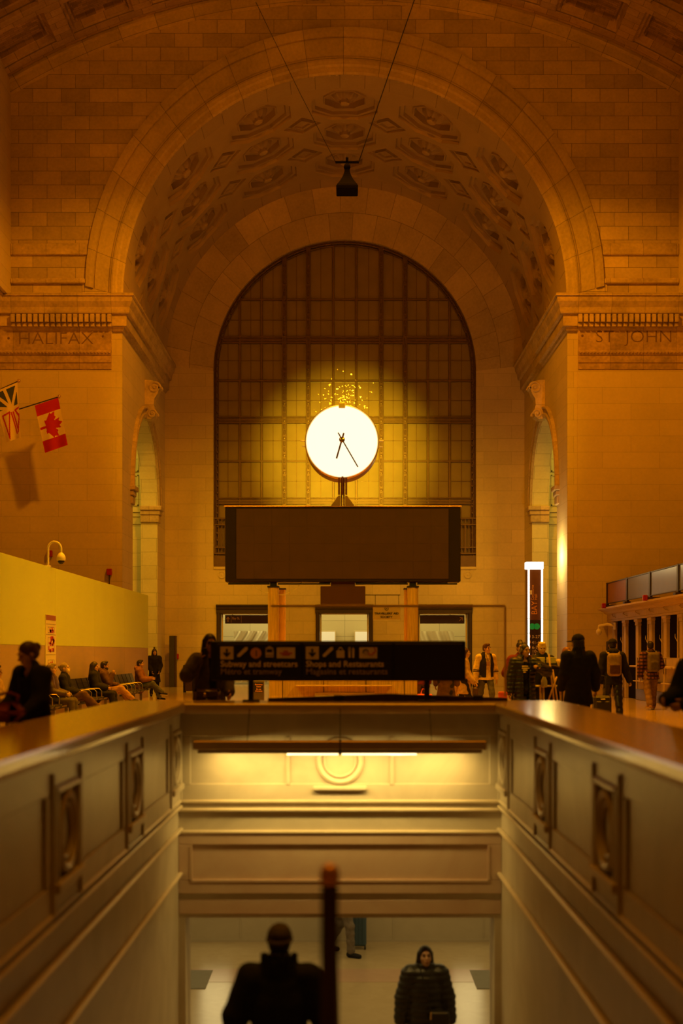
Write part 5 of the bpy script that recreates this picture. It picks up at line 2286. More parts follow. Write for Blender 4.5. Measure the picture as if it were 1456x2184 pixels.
def fobj(name, fld, mat, parent=None, loc=None, yaw=0.0):
    V, Q = fld.mesh()
    me = bpy.data.meshes.new(name)
    me.vertices.add(len(V))
    me.vertices.foreach_set('co', V.astype(np.float32).ravel())
    me.loops.add(Q.size)
    me.loops.foreach_set('vertex_index', Q.astype(np.int32).ravel())
    me.polygons.add(len(Q))
    me.polygons.foreach_set('loop_start', np.arange(0, Q.size, 4, dtype=np.int32))
    me.polygons.foreach_set('use_smooth', np.ones(len(Q), dtype=bool))
    me.materials.append(mat)
    me.update(calc_edges=True)
    me.validate()
    o = bpy.data.objects.new(name, me)
    COL.objects.link(o)
    if parent is not None:
        o.parent = parent
    if loc is not None:
        o.location = loc
        o.rotation_euler = (0, 0, yaw)
    WLOC[o.name] = Vector(loc if loc is not None else (0, 0, 0))
    return o


def unit(v):
    v = np.array(v, float)
    return v / np.linalg.norm(v)


def rotm(yaw, pitch, roll=0.0):
    """head turned by yaw (+ = to its left), pitched (+ = down), rolled; faces -y at zero"""
    cy, sy = math.cos(yaw), math.sin(yaw)
    cp, sp = math.cos(pitch), math.sin(pitch)
    cr_, sr = math.cos(roll), math.sin(roll)
    Rz = np.array([[cy, -sy, 0], [sy, cy, 0], [0, 0, 1]])
    Rx = np.array([[1, 0, 0], [0, cp, -sp], [0, sp, cp]])
    Ry = np.array([[cr_, 0, sr], [0, 1, 0], [-sr, 0, cr_]])
    return Rz @ Rx @ Ry


CLOTH = {}


def cloth(name, col, rough=.85, pattern=None):
    if name in CLOTH:
        return CLOTH[name]
    m, nt, b = new_mat(name)
    b.inputs['Roughness'].default_value = rough
    b.inputs['Specular IOR Level'].default_value = .25 if rough > .5 else .5
    tc = nt.nodes.new('ShaderNodeTexCoord')
    nz = nt.nodes.new('ShaderNodeTexNoise')
    nz.inputs['Scale'].default_value = 14
    nz.inputs['Detail'].default_value = 4
    L(nt, tc.outputs['Object'], nz.inputs['Vector'])
    cr = nt.nodes.new('ShaderNodeValToRGB')
    cr.color_ramp.elements[0].position = .3
    cr.color_ramp.elements[1].position = .7
    cr.color_ramp.elements[0].color = (*[c * .75 for c in col], 1)
    cr.color_ramp.elements[1].color = (*[min(1, c * 1.2) for c in col], 1)
    L(nt, nz.outputs['Fac'], cr.inputs[0])
    src = cr.outputs[0]
    if pattern == 'plaid':
        for axis, col2 in (('X', (.10, .03, .015)), ('Z', (.03, .02, .015))):
            wv = nt.nodes.new('ShaderNodeTexWave')
            wv.bands_direction = axis
            wv.inputs['Scale'].default_value = 3.2
            L(nt, tc.outputs['Object'], wv.inputs['Vector'])
            ramp = nt.nodes.new('ShaderNodeValToRGB')
            ramp.color_ramp.interpolation = 'CONSTANT'
            ramp.color_ramp.elements[1].position = .62
            L(nt, wv.outputs['Fac'], ramp.inputs[0])
            mx = nt.nodes.new('ShaderNodeMix')
            mx.data_type = 'RGBA'
            L(nt, ramp.outputs[0], mx.inputs[0])
            L(nt, src, mx.inputs[6])
            mx.inputs[7].default_value = (*col2, 1)
            src = mx.outputs[2]
    L(nt, src, b.inputs['Base Color'])
    bp = nt.nodes.new('ShaderNodeBump')
    bp.inputs['Strength'].default_value = .25
    bp.inputs['Distance'].default_value = .01
    nz3 = nt.nodes.new('ShaderNodeTexNoise')
    nz3.inputs['Scale'].default_value = 26
    L(nt, tc.outputs['Object'], nz3.inputs['Vector'])
    L(nt, nz3.outputs['Fac'], bp.inputs['Height'])
    L(nt, bp.outputs[0], b.inputs['Normal'])
    CLOTH[name] = m
    return m


BLACK, NAVY = cloth('black cloth', (.014, .013, .013)), cloth('navy cloth', (.02, .022, .03))
NYLON = cloth('black nylon', (.016, .015, .014), .42)
BROWN, TAN = cloth('brown cloth', (.10, .055, .025)), cloth('tan cloth', (.42, .26, .10))
GREY, DENIM = cloth('grey cloth', (.16, .13, .10)), cloth('denim', (.10, .11, .14))
OLIVE, MAROON = cloth('olive cloth', (.10, .085, .04)), cloth('maroon cloth', (.16, .025, .02))
BEIGE, CREAM = cloth('beige cloth', (.55, .40, .22)), cloth('cream cloth', (.75, .62, .30))
LEATHERB = cloth('brown leather', (.07, .038, .02), .4)
PLAID = cloth('plaid cloth', (.22, .09, .035), .9, 'plaid')
HAIRD, HAIRB = cloth('dark hair', (.02, .012, .008), .5), cloth('brown hair', (.09, .04, .018), .5)
HAIRG, HAIRY = cloth('grey hair', (.30, .24, .18), .6), cloth('blond hair', (.85, .68, .26), .55)
HAIRR = cloth('auburn hair', (.20, .07, .025), .5)
WOOLG = cloth('grey wool', (.09, .08, .068))
SOLE = cloth('pale sole', (.6, .5, .35), .7)
EYEM, LIPM = plain('eye', (.02, .012, .01), .2, var=0), plain('lips', (.36, .13, .09), .5, var=0)
STAND = dict(legL=((.05, 0, -1), (0, .03, -1)), legR=((-.05, 0, -1), (0, .03, -1)))
WALK = dict(legL=((.04, -.32, -1), (0, -.05, -1)), legR=((-.04, .22, -1), (0, .55, -1)))
WALK2 = dict(legR=((-.04, -.32, -1), (0, -.05, -1)), legL=((.04, .22, -1), (0, .55, -1)))
SIT = dict(legL=((.16, -1, -.05), (0, -.12, -1)), legR=((-.16, -1, -.05), (0, -.12, -1)))


def ellm(name, c, r, R, mat, parent):
    mb = MB()
    n, m_ = 10, 6
    v, f = [], []
    for i in range(m_ + 1):
        t = PI * i / m_
        for j in range(n):
            a = 2 * PI * j / n
            q = np.array([r[0] * math.sin(t) * math.cos(a), r[1] * math.sin(t) * math.sin(a), r[2] * math.cos(t)])
            v.append(tuple(np.array(c) + R @ q))
    for i in range(m_):
        for j in range(n):
            f.append((i * n + j, i * n + (j + 1) % n, (i + 1) * n + (j + 1) % n, (i + 1) * n + j))
    mb.add(v, f)
    sv = WLOC[parent.name]
    WLOC[parent.name] = Vector((0, 0, 0))
    o = mb.build(name, mat, parent, smooth=True)
    WLOC[parent.name] = sv
    return o


def person(label, x, y, z, yaw, H=1.72, pose=None, lean=0.0, roll=0.0, armL=None, armR=None, head=(0, 0, 0), skin=None, hair=('short', HAIRD),
           top=None, legs=None, shoes=BLACK, hat=None, face=True, h=.011, seat=None, width=1.0, glasses=False, curl=(.35, .35), sole=None, inner=None, scarf=None, mask=False, beard=None):
    """A figure that faces -y before yaw. top = dict(mat, fat, length, puff, hood, open, short). Returns (object, joints in the figure's frame)."""
    S = H / 1.72
    pose = pose or STAND
    J = {}
    P = np.zeros(3)
    sp = unit((math.sin(roll), -math.sin(lean), math.cos(lean)))
    C, N = P + sp * .28 * S, P + sp * .50 * S
    fwd = unit(np.cross(sp, (1, 0, 0)))       # points back
    fwd = -fwd if fwd[1] > 0 else fwd
    arms = {1: armL or ((.20, .02, -1), (.10, -.22, -1)), -1: armR or ((-.20, .02, -1), (-.10, -.22, -1))}
    feet = []
    for s, key in ((1, 'legL'), (-1, 'legR')):
        t, sh = pose[key]
        hip = P + np.array((s * .092, 0, -.03)) * S
        kn = hip + unit(t) * .43 * S
        an = kn + unit(sh) * .41 * S
        J['hip', s], J['knee', s], J['ank', s] = hip, kn, an
        ft = unit((s * .18, -1, -.12))
        if pose.get('toe', {}).get(s) is not None:
            ft = unit(pose['toe'][s])
        J['toe', s] = an + np.array((0, 0, -.05)) * S + ft * .15 * S
        feet.append(min(an[2] - .085 * S, J['toe', s][2] - .03 * S))
        so = np.array((s * .178 * width, 0, 0)) * S
        shd = P + sp * .445 * S + so
        u, f_ = arms[s]
        el = shd + unit(u) * .285 * S
        wr = el + unit(f_) * .255 * S
        J['sh', s], J['el', s], J['wr', s], J['fd', s] = shd, el, wr, unit(f_)
    dz = -min(feet)
    if seat is not None:
        dz = seat
    for k in J:
        if k[0] != 'fd':
            J[k] = J[k] + np.array((0, 0, dz))
    P, C, N = P + (0, 0, dz), C + (0, 0, dz), N + (0, 0, dz)
    Rh = rotm(*head)
    nk = unit(sp * .8 + np.array((0, -.12, .45)))
    HC = N + nk * .165 * S + Rh @ np.array((0, -.02, .0)) * S
    J['P'], J['C'], J['N'], J['H'] = P, C, N, HC
    sk = skin or M_skin
    q = lambda v: HC + Rh @ (np.array(v) * S)
    hs = max(h * .62, .0055) if y < 20 else h * .75
    # ---- body: one continuous surface
    B = Field(hs)
    fa = (0, 1, 0)
    B.cone(P, C, .115 * S, .125 * S, .05, (fa, .66))
    B.cone(C, P + sp * .44 * S, .125 * S, .09 * S, .05, (fa, .62))
    B.cone(J['sh', 1], J['sh', -1], .048 * S, .048 * S, .05)
    B.cone(J['hip', 1], J['hip', -1], .085 * S, .085 * S, .05)
    B.cone(N - sp * .02 * S, HC + Rh @ np.array((0, .02, -.03)) * S, .055 * S, .05 * S, .025)
    for s in (1, -1):
        B.cone(J['hip', s], J['knee', s], .078 * S, .05 * S, .03)
        B.cone(J['knee', s], J['ank', s], .05 * S, .033 * S, .03)
        B.cone(J['ank', s] + (0, 0, -.03 * S), J['toe', s], .036 * S, .028 * S, .02)
        B.cone(J['sh', s], J['el', s], .046 * S, .036 * S, .03)
        B.cone(J['el', s], J['wr', s], .038 * S, .026 * S, .03)
        # hand
        fd = J['fd', s]
        nrm = unit(np.cross(fd, (0, 1, 0) if abs(fd[1]) < .7 else (0, 0, 1))) * s
        if nrm @ np.array((s, 0, 0)) > 0:
            nrm = -nrm
        wv = unit(np.cross(nrm, fd))
        if wv[1] > 0 and abs(wv[1]) > .2:
            wv = -wv
        W0 = J['wr', s]
        B.cone(W0 + fd * .01 * S, W0 + fd * .085 * S, .03 * S, .038 * S, .018, (nrm, .42))
        cu = curl[0] if s > 0 else curl[1]
        for i, ln in enumerate((.072, .080, .074, .058)):
            base = W0 + fd * .088 * S + wv * (.030 - .020 * i) * S
            p_, a_ = base, cu * .6
            for seg_, rr_ in ((.46, .0095), (.30, .0088), (.24, .0078)):
                d_ = fd * math.cos(a_) + nrm * math.sin(a_)
                p2 = p_ + d_ * ln * seg_ * S
                B.cone(p_, p2, rr_ * S, rr_ * .92 * S, .006)
                p_, a_ = p2, a_ + cu * 1.2
        tb = W0 + fd * .025 * S + wv * .030 * S
        t1_ = tb + unit(fd * .7 + wv * .75 + nrm * .35) * .042 * S
        B.cone(tb, t1_, .014 * S, .0115 * S, .01)
        B.cone(t1_, t1_ + unit(fd * .9 + wv * .25 + nrm * .45) * .034 * S, .011 * S, .009 * S, .006)
        J['hand', s] = W0 + fd * .09 * S + nrm * .02 * S
        J['nrm', s] = nrm
    # head
    B.ell(q((0, .012, .03)), np.array((.072, .092, .088)) * S, Rh, .02)
    B.ell(q((0, -.028, -.042)), np.array((.056, .062, .074)) * S, Rh, .025)
    B.ell(q((0, -.062, -.088)), np.array((.024, .022, .022)) * S, Rh, .02)
    if face:
        for s in (1, -1):
            B.ell(q((s * .031, -.098, .014)), np.array((.020, .018, .013)) * S, Rh, .014, sub=True)
            B.ell(q((s * .038, -.062, -.025)), np.array((.022, .022, .02)) * S, Rh, .02)
            B.ell(q((s * .074, .012, -.004)), np.array((.010, .02, .032)) * S, Rh, .008)
        B.cone(q((-.035, -.074, .034)), q((.035, -.074, .034)), .012 * S, .012 * S, .014)
        B.cone(q((0, -.084, .018)), q((0, -.108, -.020)), .009 * S, .014 * S, .012)
        B.ell(q((0, -.088, -.050)), np.array((.023, .012, .008)) * S, Rh, .008)
        B.ell(q((0, -.085, -.062)), np.array((.019, .012, .007)) * S, Rh, .008)
    body = fobj('person', B, sk, None, (x, y, z), yaw)
    tag(body, label, 'person')
    if face:
        for s in (1, -1):
            ellm('eye', q((s * .031, -.081, .013)), np.array((.013, .008, .008)) * S, Rh, EYEM, body)
            ellm('eyebrow', q((s * .033, -.088, .037)), np.array((.020, .006, .0045)) * S, Rh, hair[1] if hair else HAIRD, body)
        ellm('lips', q((0, -.094, -.055)), np.array((.021, .008, .008)) * S, Rh, LIPM, body)
    if glasses:
        mb = MB()
        for s in (1, -1):
            mb.tube([tuple(q((s * .034 + .026 * math.cos(a), -.104, .012 + .02 * math.sin(a)))) for a in frange(0, 2 * PI, 17)[:-1]], .004 * S, 5, closed=True)
            mb.tube([tuple(q((s * .06, -.102, .014))), tuple(q((s * .078, .0, .01)))], .003 * S, 5)
        mb.tube([tuple(q((-.009, -.106, .016))), tuple(q((.009, -.106, .016)))], .003 * S, 5)
        sv = WLOC[body.name]
        WLOC[body.name] = Vector((0, 0, 0))
        mb.build('glasses', M_black, body)
        WLOC[body.name] = sv
    if mask:
        K = Field(hs)
        K.ell(q((0, -.052, -.052)), np.array((.066, .062, .062)) * S, Rh)
        K.plane(q((0, 0, -.005)), Rh @ np.array((0, 0.3, 1)))
        K.plane(q((0, -.02, 0)), Rh @ np.array((0, 1, 0)))
        fobj('face_mask', K, CREAM, body)
    # ---- hair and hats
    if hair:
        st, hm = hair
        K = Field(hs * 1.1)
        K.ell(q((0, .022, .042)), np.array((.083, .098, .090)) * S, Rh)
        if st in ('short', 'crop', 'bun', 'beard'):
            K.ell(q((0, .045, -.01)), np.array((.074, .075, .07)) * S, Rh)
            if st in ('short', 'beard'):
                K.ell(q((0, -.03, .105)), np.array((.062, .062, .032)) * S, Rh, .02)
        if st == 'bun':
            K.ell(q((0, .06, .125)), np.array((.046, .046, .042)) * S, Rh, .01)
        if st == 'lowbun':
            K.ell(q((0, .05, -.01)), np.array((.074, .075, .07)) * S, Rh)
            K.ell(q((0, .125, .03)), np.array((.04, .038, .045)) * S, Rh, .02)
            K.cone(q((.055, .0, .0)), q((.066, -.01, -.10)), .012 * S, .005 * S, .01)
        if st == 'long':
            dn = np.array((0, .0, -1.0))
            back = Rh @ np.array((0, 1, 0))
            for s in (1, -1):
                a0 = q((s * .058, .03, .02))
                a1 = a0 + (dn * .20 + back * .03) * S + Rh @ np.array((s * .012, -.005, 0)) * S
                a2 = a1 + (dn * .17 + back * .015) * S + Rh @ np.array((s * .02, -.02, 0)) * S
                K.cone(a0, a1, .042 * S, .05 * S, .03)
                K.cone(a1, a2, .05 * S, .028 * S, .03)
            a0 = q((0, .07, .0))
            K.cone(a0, a0 + (dn * .34 + back * .05) * S, .066 * S, .06 * S, .04)
        K.ell(q((0, -.094, -.035)), np.array((.071, .085, .105)) * S, Rh, .012, sub=True)
        if st == 'crop' or st == 'short':
            K.plane(q((0, .02, -.055)), Rh @ np.array((0, -.25, -1)))
        fobj('hair', K, hm, body)
        if beard:
            K = Field(hs)
            K.ell(q((0, -.03, -.068)), np.array((.062, .066, .062)) * S, Rh)
            K.plane(q((0, 0, -.03)), Rh @ np.array((0, .1, 1)))
            K.ell(q((0, -.10, -.052)), np.array((.024, .03, .014)) * S, Rh, .006, sub=True)
            fobj('beard', K, hm, body)
    if hat:
        kind, hm = hat[0], hat[1]
        K = Field(hs * 1.1)
        if kind == 'beanie':
            K.ell(q((0, .02, .045)), np.array((.086, .103, .095)) * S, Rh)
            K.plane(q((0, 0, .010)), Rh @ np.array((0, .30, -1)))
            ht = fobj('beanie', K, hm, body)
            mb = MB()
            ring = [tuple(q((.080 * math.cos(a), .02 + .097 * math.sin(a), .030 - .028 * math.sin(a)))) for a in frange(0, 2 * PI, 29)[:-1]]
            sv = WLOC[body.name]
            WLOC[ht.name] = Vector((0, 0, 0))
            mb.tube(ring, .014 * S, 8, closed=True)
            mb.build('cuff', hm, ht, smooth=True)
            if hat[0] == 'beanie' and len(hat) > 2:
                ellm('pompom', q((0, .03, .165)), np.array((.04, .04, .035)) * S, Rh, hm, ht)
        else:
            K.ell(q((0, .024, .058)), np.array((.096, .115, .095)) * S, Rh)
            K.plane(q((0, 0, .032)), Rh @ np.array((0, .12, -1)))
            ht = fobj('cap', K, hm, body)
            K = Field(hs)
            K.ell(q((0, -.135, .038)), np.array((.082, .085, .011)) * S, Rh, .01)
            fobj('brim', K, hm, ht)
    # ---- trousers
    if legs:
        K = Field(h)
        lm, fat = legs
        K.cone(J['hip', 1], J['hip', -1], (.098 + fat * .5) * S, (.098 + fat * .5) * S, .04)
        K.cone(P + sp * .10 * S, P, .125 * S, .13 * S, .04, (fa, .72))
        for s in (1, -1):
            K.cone(J['hip', s], J['knee', s], (.086 + fat) * S, (.062 + fat) * S, .03)
            e = J['ank', s]
            K.cone(J['knee', s], e, (.062 + fat) * S, (.050 + fat) * S, .03)
        hp_ = J['ank', 1]
        K.post = lambda G, X, Y, Z: G + .004 * np.sin(46 * Z + 9 * X)
        fobj('trousers', K, lm, body)
    if shoes:
        for s in (1, -1):
            K = Field(min(h, .010))
            a, t = J['ank', s], J['toe', s]
            b = a + np.array((0, .03, -.045)) * S
            K.cone(b, t, .046 * S, .040 * S, .02)
            K.cone(a + (0, .01 * S, .02 * S), b, .045 * S, .046 * S, .02)
            so = fobj('shoe', K, shoes, body)
            if sole:
                K = Field(.010)
                off_ = np.array((0, 0, -.030 * S))
                K.cone(b + off_, t + off_ * .8, .045 * S, .041 * S, .01, ((0, 0, 1), .4))
                fobj('sole', K, sole, so)
    if inner:
        K = Field(h)
        K.cone(P, C, .128 * S, .138 * S, .05, (fa, .70))
        K.cone(C, P + sp * .44 * S, .138 * S, .10 * S, .05, (fa, .66))
        K.cone(P + (0, 0, -.06 * S), P, .135 * S, .135 * S, .05, (fa, .70))
        fobj('shirt', K, inner, body)
    # ---- coat or jumper
    if top:
        K = Field(h)
        fat = top.get('fat', .02)
        wd = top.get('wide', 1.0)
        K.cone(P, C, (.13 + fat) * S * wd, (.137 + fat) * S * wd, .06, (fa, .74))
        K.cone(C, P + sp * .43 * S, (.137 + fat) * S * wd, (.095 + fat) * S, .06, (fa, .70))
        K.cone(J['sh', 1] - (0, 0, .005), J['sh', -1] - (0, 0, .005), (.052 + fat * .8) * S, (.052 + fat * .8) * S, .06)
        K.cone(P + sp * .42 * S, N + nk * .03 * S, (.09 + fat) * S, (.066 + fat * .35) * S, .05)
        ln = top.get('length', .12)
        if ln > 0:
            e = P + np.array((0, .0, -ln)) * S
            K.cone(P, e, (.14 + fat) * S * wd, (.15 + fat + top.get('flare', .02)) * S * wd, .06, (fa, .74))
        sl = top.get('sleeve', 1.0)
        if sl > 0:
            for s in (1, -1):
                K.cone(J['sh', s], J['el', s], (.056 + fat) * S, (.047 + fat) * S, .035)
                K.cone(J['el', s], J['el', s] + (J['wr', s] - J['el', s]) * sl, (.047 + fat) * S, (.036 + fat * .8) * S, .03)
        if ln > 0:
            K.plane(P + np.array((0, 0, -ln - .02)) * S, (0, 0, -1)) if seat is None else None
        if top.get('hood'):
            K.ell(N + np.array((0, .09, .03)) * S, np.array((.13, .075, .085)) * S, None, .04)
            K.cone(N + np.array((.09, .02, .03)) * S, N + np.array((.05, -.09, -.06)) * S, .045 * S, .035 * S, .03)
            K.cone(N + np.array((-.09, .02, .03)) * S, N + np.array((-.05, -.09, -.06)) * S, .045 * S, .035 * S, .03)
        if top.get('collar'):
            for a in frange(0, 2 * PI, 13)[:-1]:
                cr_ = top.get('collar_r', .075)
                p_ = N + np.array((cr_ * math.cos(a), .02 + (cr_ - .005) * math.sin(a), .03 + .02 * math.sin(a))) * S
                K.cone(p_ - (0, 0, .05 * S), p_ + np.array((.012 * math.cos(a), .012 * math.sin(a), top['collar'])) * S, .02 * S, .018 * S, .03)
        if top.get('low'):
            K.ell(N + np.array((0, -.10, .03)) * S, np.array((.085, .09, .12)) * S, None, .02, sub=True)
        if top.get('open'):
            K.rbox(P + np.array((0, -.17, .10)) * S, np.array((top['open'], .12, .46)) * S, .03, None, .02, sub=True)
        pf = top.get('puff', 0)
        if pf:
            K.post = lambda G, X, Y, Z: G - pf * np.abs(np.sin(PI * Z / .075)) + pf * .5
        else:
            K.post = lambda G, X, Y, Z: G + .004 * np.sin(31 * Z + 11 * X) * np.sin(17 * X + 13 * Y)
        ct = fobj(top.get('name', 'coat'), K, top['mat'], body)
        if top.get('stripes'):
            for s in (1, -1):
                for t_ in (.15, .30):
                    K = Field(h)
                    a, d = J['el', s], J['wr', s] - J['el', s]
                    K.cone(a + d * t_, a + d * (t_ + .06), (.050 + fat) * S, (.050 + fat) * S, .01)
                    K.plane(a + d * (t_ + .09), d)
                    K.plane(a + d * (t_ - .02), -d)
                    fobj('sleeve_stripe', K, top['stripes'], ct)
    if scarf:
        K = Field(h)
        for a in frange(0, 2 * PI, 15)[:-1]:
            p_ = N + np.array((.10 * math.cos(a), .01 + .095 * math.sin(a), .045)) * S
            K.ell(p_, np.array((.045, .045, .045)) * S, None, .03)
        fobj('scarf', K, scarf, body)
    return body, J, S


def to_world(o, p):
    c, s = math.cos(o.rotation_euler.z), math.sin(o.rotation_euler.z)
    return Vector((o.location.x + c * p[0] - s * p[1], o.location.y + s * p[0] + c * p[1], o.location.z + p[2]))


def X_(px, d):
    return PX(px, d)


skA = plain('fair skin', (.62, .40, .27), .5, var=.06, scale=20)
skB = plain('olive skin', (.46, .27, .16), .5, var=.06, scale=20)
skC = plain('brown skin', (.32, .17, .10), .5, var=.06, scale=20)

# the woman in the black jumper leaning over the coping
person('woman in loose black jumper with tied back hair looking down beside the left coping', -3.06, 12.4, 0, math.radians(-42), 1.66, lean=.10, head=(-.2, .42, .05),
       armL=((.22, -.25, -1), (-.1, -.75, -.6)), armR=((-.30, -.15, -1), (.1, -.85, -.5)), skin=skA, hair=('lowbun', HAIRB),
       top=dict(mat=BLACK, fat=.045, length=.10, low=True, name='jumper'), legs=(BLACK, .01), h=.009)
mb = MB()
pos = Vector((PX(14, 10.4), 10.4, 1.0))
mb.bbox((pos.x - .13, pos.y - .17, 1.0), (pos.x + .13, pos.y + .17, 1.17), .07)
t = thing('shoulder_bag', 'dark red soft bag resting on the left coping at the picture edge', 'bag', pos)
mb.build('bag_body', MAROON, t, smooth=True)
mb = MB()
mb.tube([(pos.x - .08, pos.y, 1.15), (pos.x - .09, pos.y + .02, 1.22), (pos.x, pos.y + .04, 1.25), (pos.x + .09, pos.y + .02, 1.22), (pos.x + .08, pos.y, 1.15)], .014, 8)
mb.build('strap', MAROON, t, smooth=True)

# the person on the phone by the end parapet
pp, J, S = person('person with long hair and glasses holding a phone to the ear beside the wayfinding sign', X_(446, 17.2), 17.2, 0, math.radians(28), 1.80, head=(-.15, .10, 0),
                  armR=((-.55, -.35, -.6), (.62, -.02, .85)), armL=((.22, -.1, -1), (-.2, -.8, -.55)), curl=(.5, .9), skin=skB, hair=('long', HAIRD), glasses=True,
                  top=dict(mat=OLIVE, fat=.045, length=.34, flare=.05, open=.05, collar=.05, wide=1.12), inner=BLACK, legs=(OLIVE, .02), h=.010)
hd = to_world(pp, J['hand', -1])
t = thing('mobile_phone', 'black phone held to the ear by the person with glasses', 'phone', hd)
mb = MB()
mb.bbox((hd.x - .01, hd.y - .06, hd.z - .06), (hd.x + .06, hd.y - .045, hd.z + .09), .006)
mb.build('handset', M_black, t)
t = thing('shoulder_bag', 'dark brown bag hanging before the person with glasses', 'bag', (pp.location.x + .02, 16.75, .85))
mb = MB()
mb.bbox((pp.location.x - .16, 16.72, .86), (pp.location.x + .20, 16.86, 1.10), .04)
mb.build('bag_body', LEATHERB, t, smooth=True)
mb = MB()
mb.bbox((pp.location.x - .03, 16.71, .99), (pp.location.x + .01, 16.73, 1.04), .008)
mb.build('buckle', M_brass, t)
mb = MB()
mb.tube([(pp.location.x - .14, 16.8, 1.08), (pp.location.x - .12, 16.83, 1.25), (pp.location.x - .10, 16.93, 1.42)], .012, 6)
mb.build('strap', LEATHERB, t)

# man in varsity jacket
pp, J, S = person('man in black and cream varsity jacket and jeans walking past the glass screen', X_(1036, 33), 33, 0, math.radians(14), 1.80, WALK, head=(.55, 0, 0), skin=skA, hair=('short', HAIRB),
                  armL=((.22, .05, -1), (.12, -.1, -1)), armR=((-.25, .1, -1), (-.12, -.1, -1)), top=dict(mat=CREAM, fat=.035, length=.10, stripes=BLACK, name='jacket_sleeves'), legs=(DENIM, .012), h=.012)
K = Field(.012)
fa = (0, 1, 0)
K.cone(J['P'] + (0, 0, -.02), J['C'], .202, .208, .05, (fa, .78))
K.cone(J['C'], J['C'] + (0, 0, .17), .208, .15, .05, (fa, .76))
K.cone(J['sh', 1] + (-.05, 0, .0), J['sh', -1] + (.05, 0, .0), .096, .096, .05)
for a in frange(0, 2 * PI, 13)[:-1]:
    p_ = J['N'] + np.array((.08 * math.cos(a), .02 + .075 * math.sin(a), .02))
    K.cone(p_ - (0, 0, .05), p_ + (0, 0, .04), .022, .02, .03)
K.rbox(J['C'] + np.array((.02, -.18, -.08)), np.array((.062, .14, .42)), .02, None, .02, sub=True)
fobj('jacket_body', K, BLACK, pp)
hd = to_world(pp, J['hand', -1])
t = thing('cap_in_hand', 'black cap hanging from the hand of the man in varsity jacket', 'cap', hd - Vector((0, 0, .16)))
K = Field(.01)
K.ell((0, 0, .06), (.09, .10, .08))
K.ell((.02, -.10, .03), (.07, .07, .014))
o = fobj('crown', K, BLACK, t)
t = thing('name_badge', 'small pass hanging on the chest of the man in varsity jacket', 'badge', to_world(pp, J['C'] + (.0, -.16, .02)))
o_ = WLOC[t.name]
mb = MB()
mb.bbox((o_.x - .045, o_.y - .012, o_.z - .07), (o_.x + .045, o_.y + .0, o_.z + .05), .006)
mb.build('card', plain('pass', (.4, .25, .22), .4), t)
mb = MB()
mb.tube([(o_.x - .01, o_.y, o_.z + .05), (o_.x - .05, o_.y + .03, o_.z + .25)], .005, 5)
mb.tube([(o_.x + .01, o_.y, o_.z + .05), (o_.x + .05, o_.y + .03, o_.z + .25)], .005, 5)
mb.build('lanyard', M_black, t)

# people passing behind the wayfinding sign
pp, J, S = person('woman in beige coat with long brown hair walking right behind the sign end', X_(990, 30), 30, 0, math.radians(78), 1.68, WALK2, head=(.1, .05, 0), skin=skA, hair=('long', HAIRB),
                  top=dict(mat=BEIGE, fat=.035, length=.32, flare=.05), legs=(BLACK, .01), h=.012, armL=((.1, -.2, -1), (0, -.55, -.8)), armR=((-.1, -.25, -1), (0, -.6, -.75)))
hd = to_world(pp, J['hand', -1])
t = thing('handbag', 'small black handbag held by the woman in beige coat', 'bag', hd - Vector((0, 0, .30)))
K = Field(.012)
K.rbox((0, 0, .12), (.06, .12, .11), .04)
fobj('bag_body', K, LEATHERB, t)
mb = MB()
b_ = WLOC[t.name]
mb.tube([(b_.x, b_.y - .08, b_.z + .22), (b_.x, b_.y - .03, b_.z + .31), (b_.x, b_.y + .03, b_.z + .31), (b_.x, b_.y + .08, b_.z + .22)], .009, 6)
mb.build('handle', LEATHERB, t)
person('person in long dark brown coat mostly hidden behind the blank end of the sign', X_(951, 29), 29, 0, math.radians(165), 1.70, WALK, skin=skB, hair=('short', HAIRD), top=dict(mat=BROWN, fat=.035, length=.48, flare=.06), legs=(BLACK, .01), face=False, h=.013)
person('person in tan trousers standing behind the sign next to the brown coat', X_(978, 32), 32, 0, math.radians(190), 1.66, skin=skA, hair=('short', HAIRB), top=dict(mat=TAN, fat=.02, length=.10), legs=(TAN, .025), face=False, h=.013)
pp, J, S = person('person in patterned dark trousers carrying an orange bag behind the right sign post', X_(898, 31), 31, 0, math.radians(200), 1.62, skin=skB, hair=('short', HAIRD), top=dict(mat=MAROON, fat=.02, length=.10), legs=(LEATHERB, .02), face=False, h=.013)
p0 = W(905, 1500, 30.4)
t = thing('shopping_bag', 'bright orange shopping bag behind the right post of the sign', 'bag', (p0.x, 30.4, .0))
M_orbag = plain('orange plastic', (.85, .13, .03), .5, var=.15, scale=9, bump=.3)
K = Field(.015)
K.rbox((0, 0, .30), (.20, .11, .28), .06)
fobj('bag_body', K, M_orbag, t)
mb = MB()
b_ = WLOC[t.name]
mb.tube([(b_.x - .1, b_.y, .56), (b_.x - .05, b_.y, .70), (b_.x + .05, b_.y, .70), (b_.x + .1, b_.y, .56)], .01, 6)
mb.build('handle', M_orbag, t)

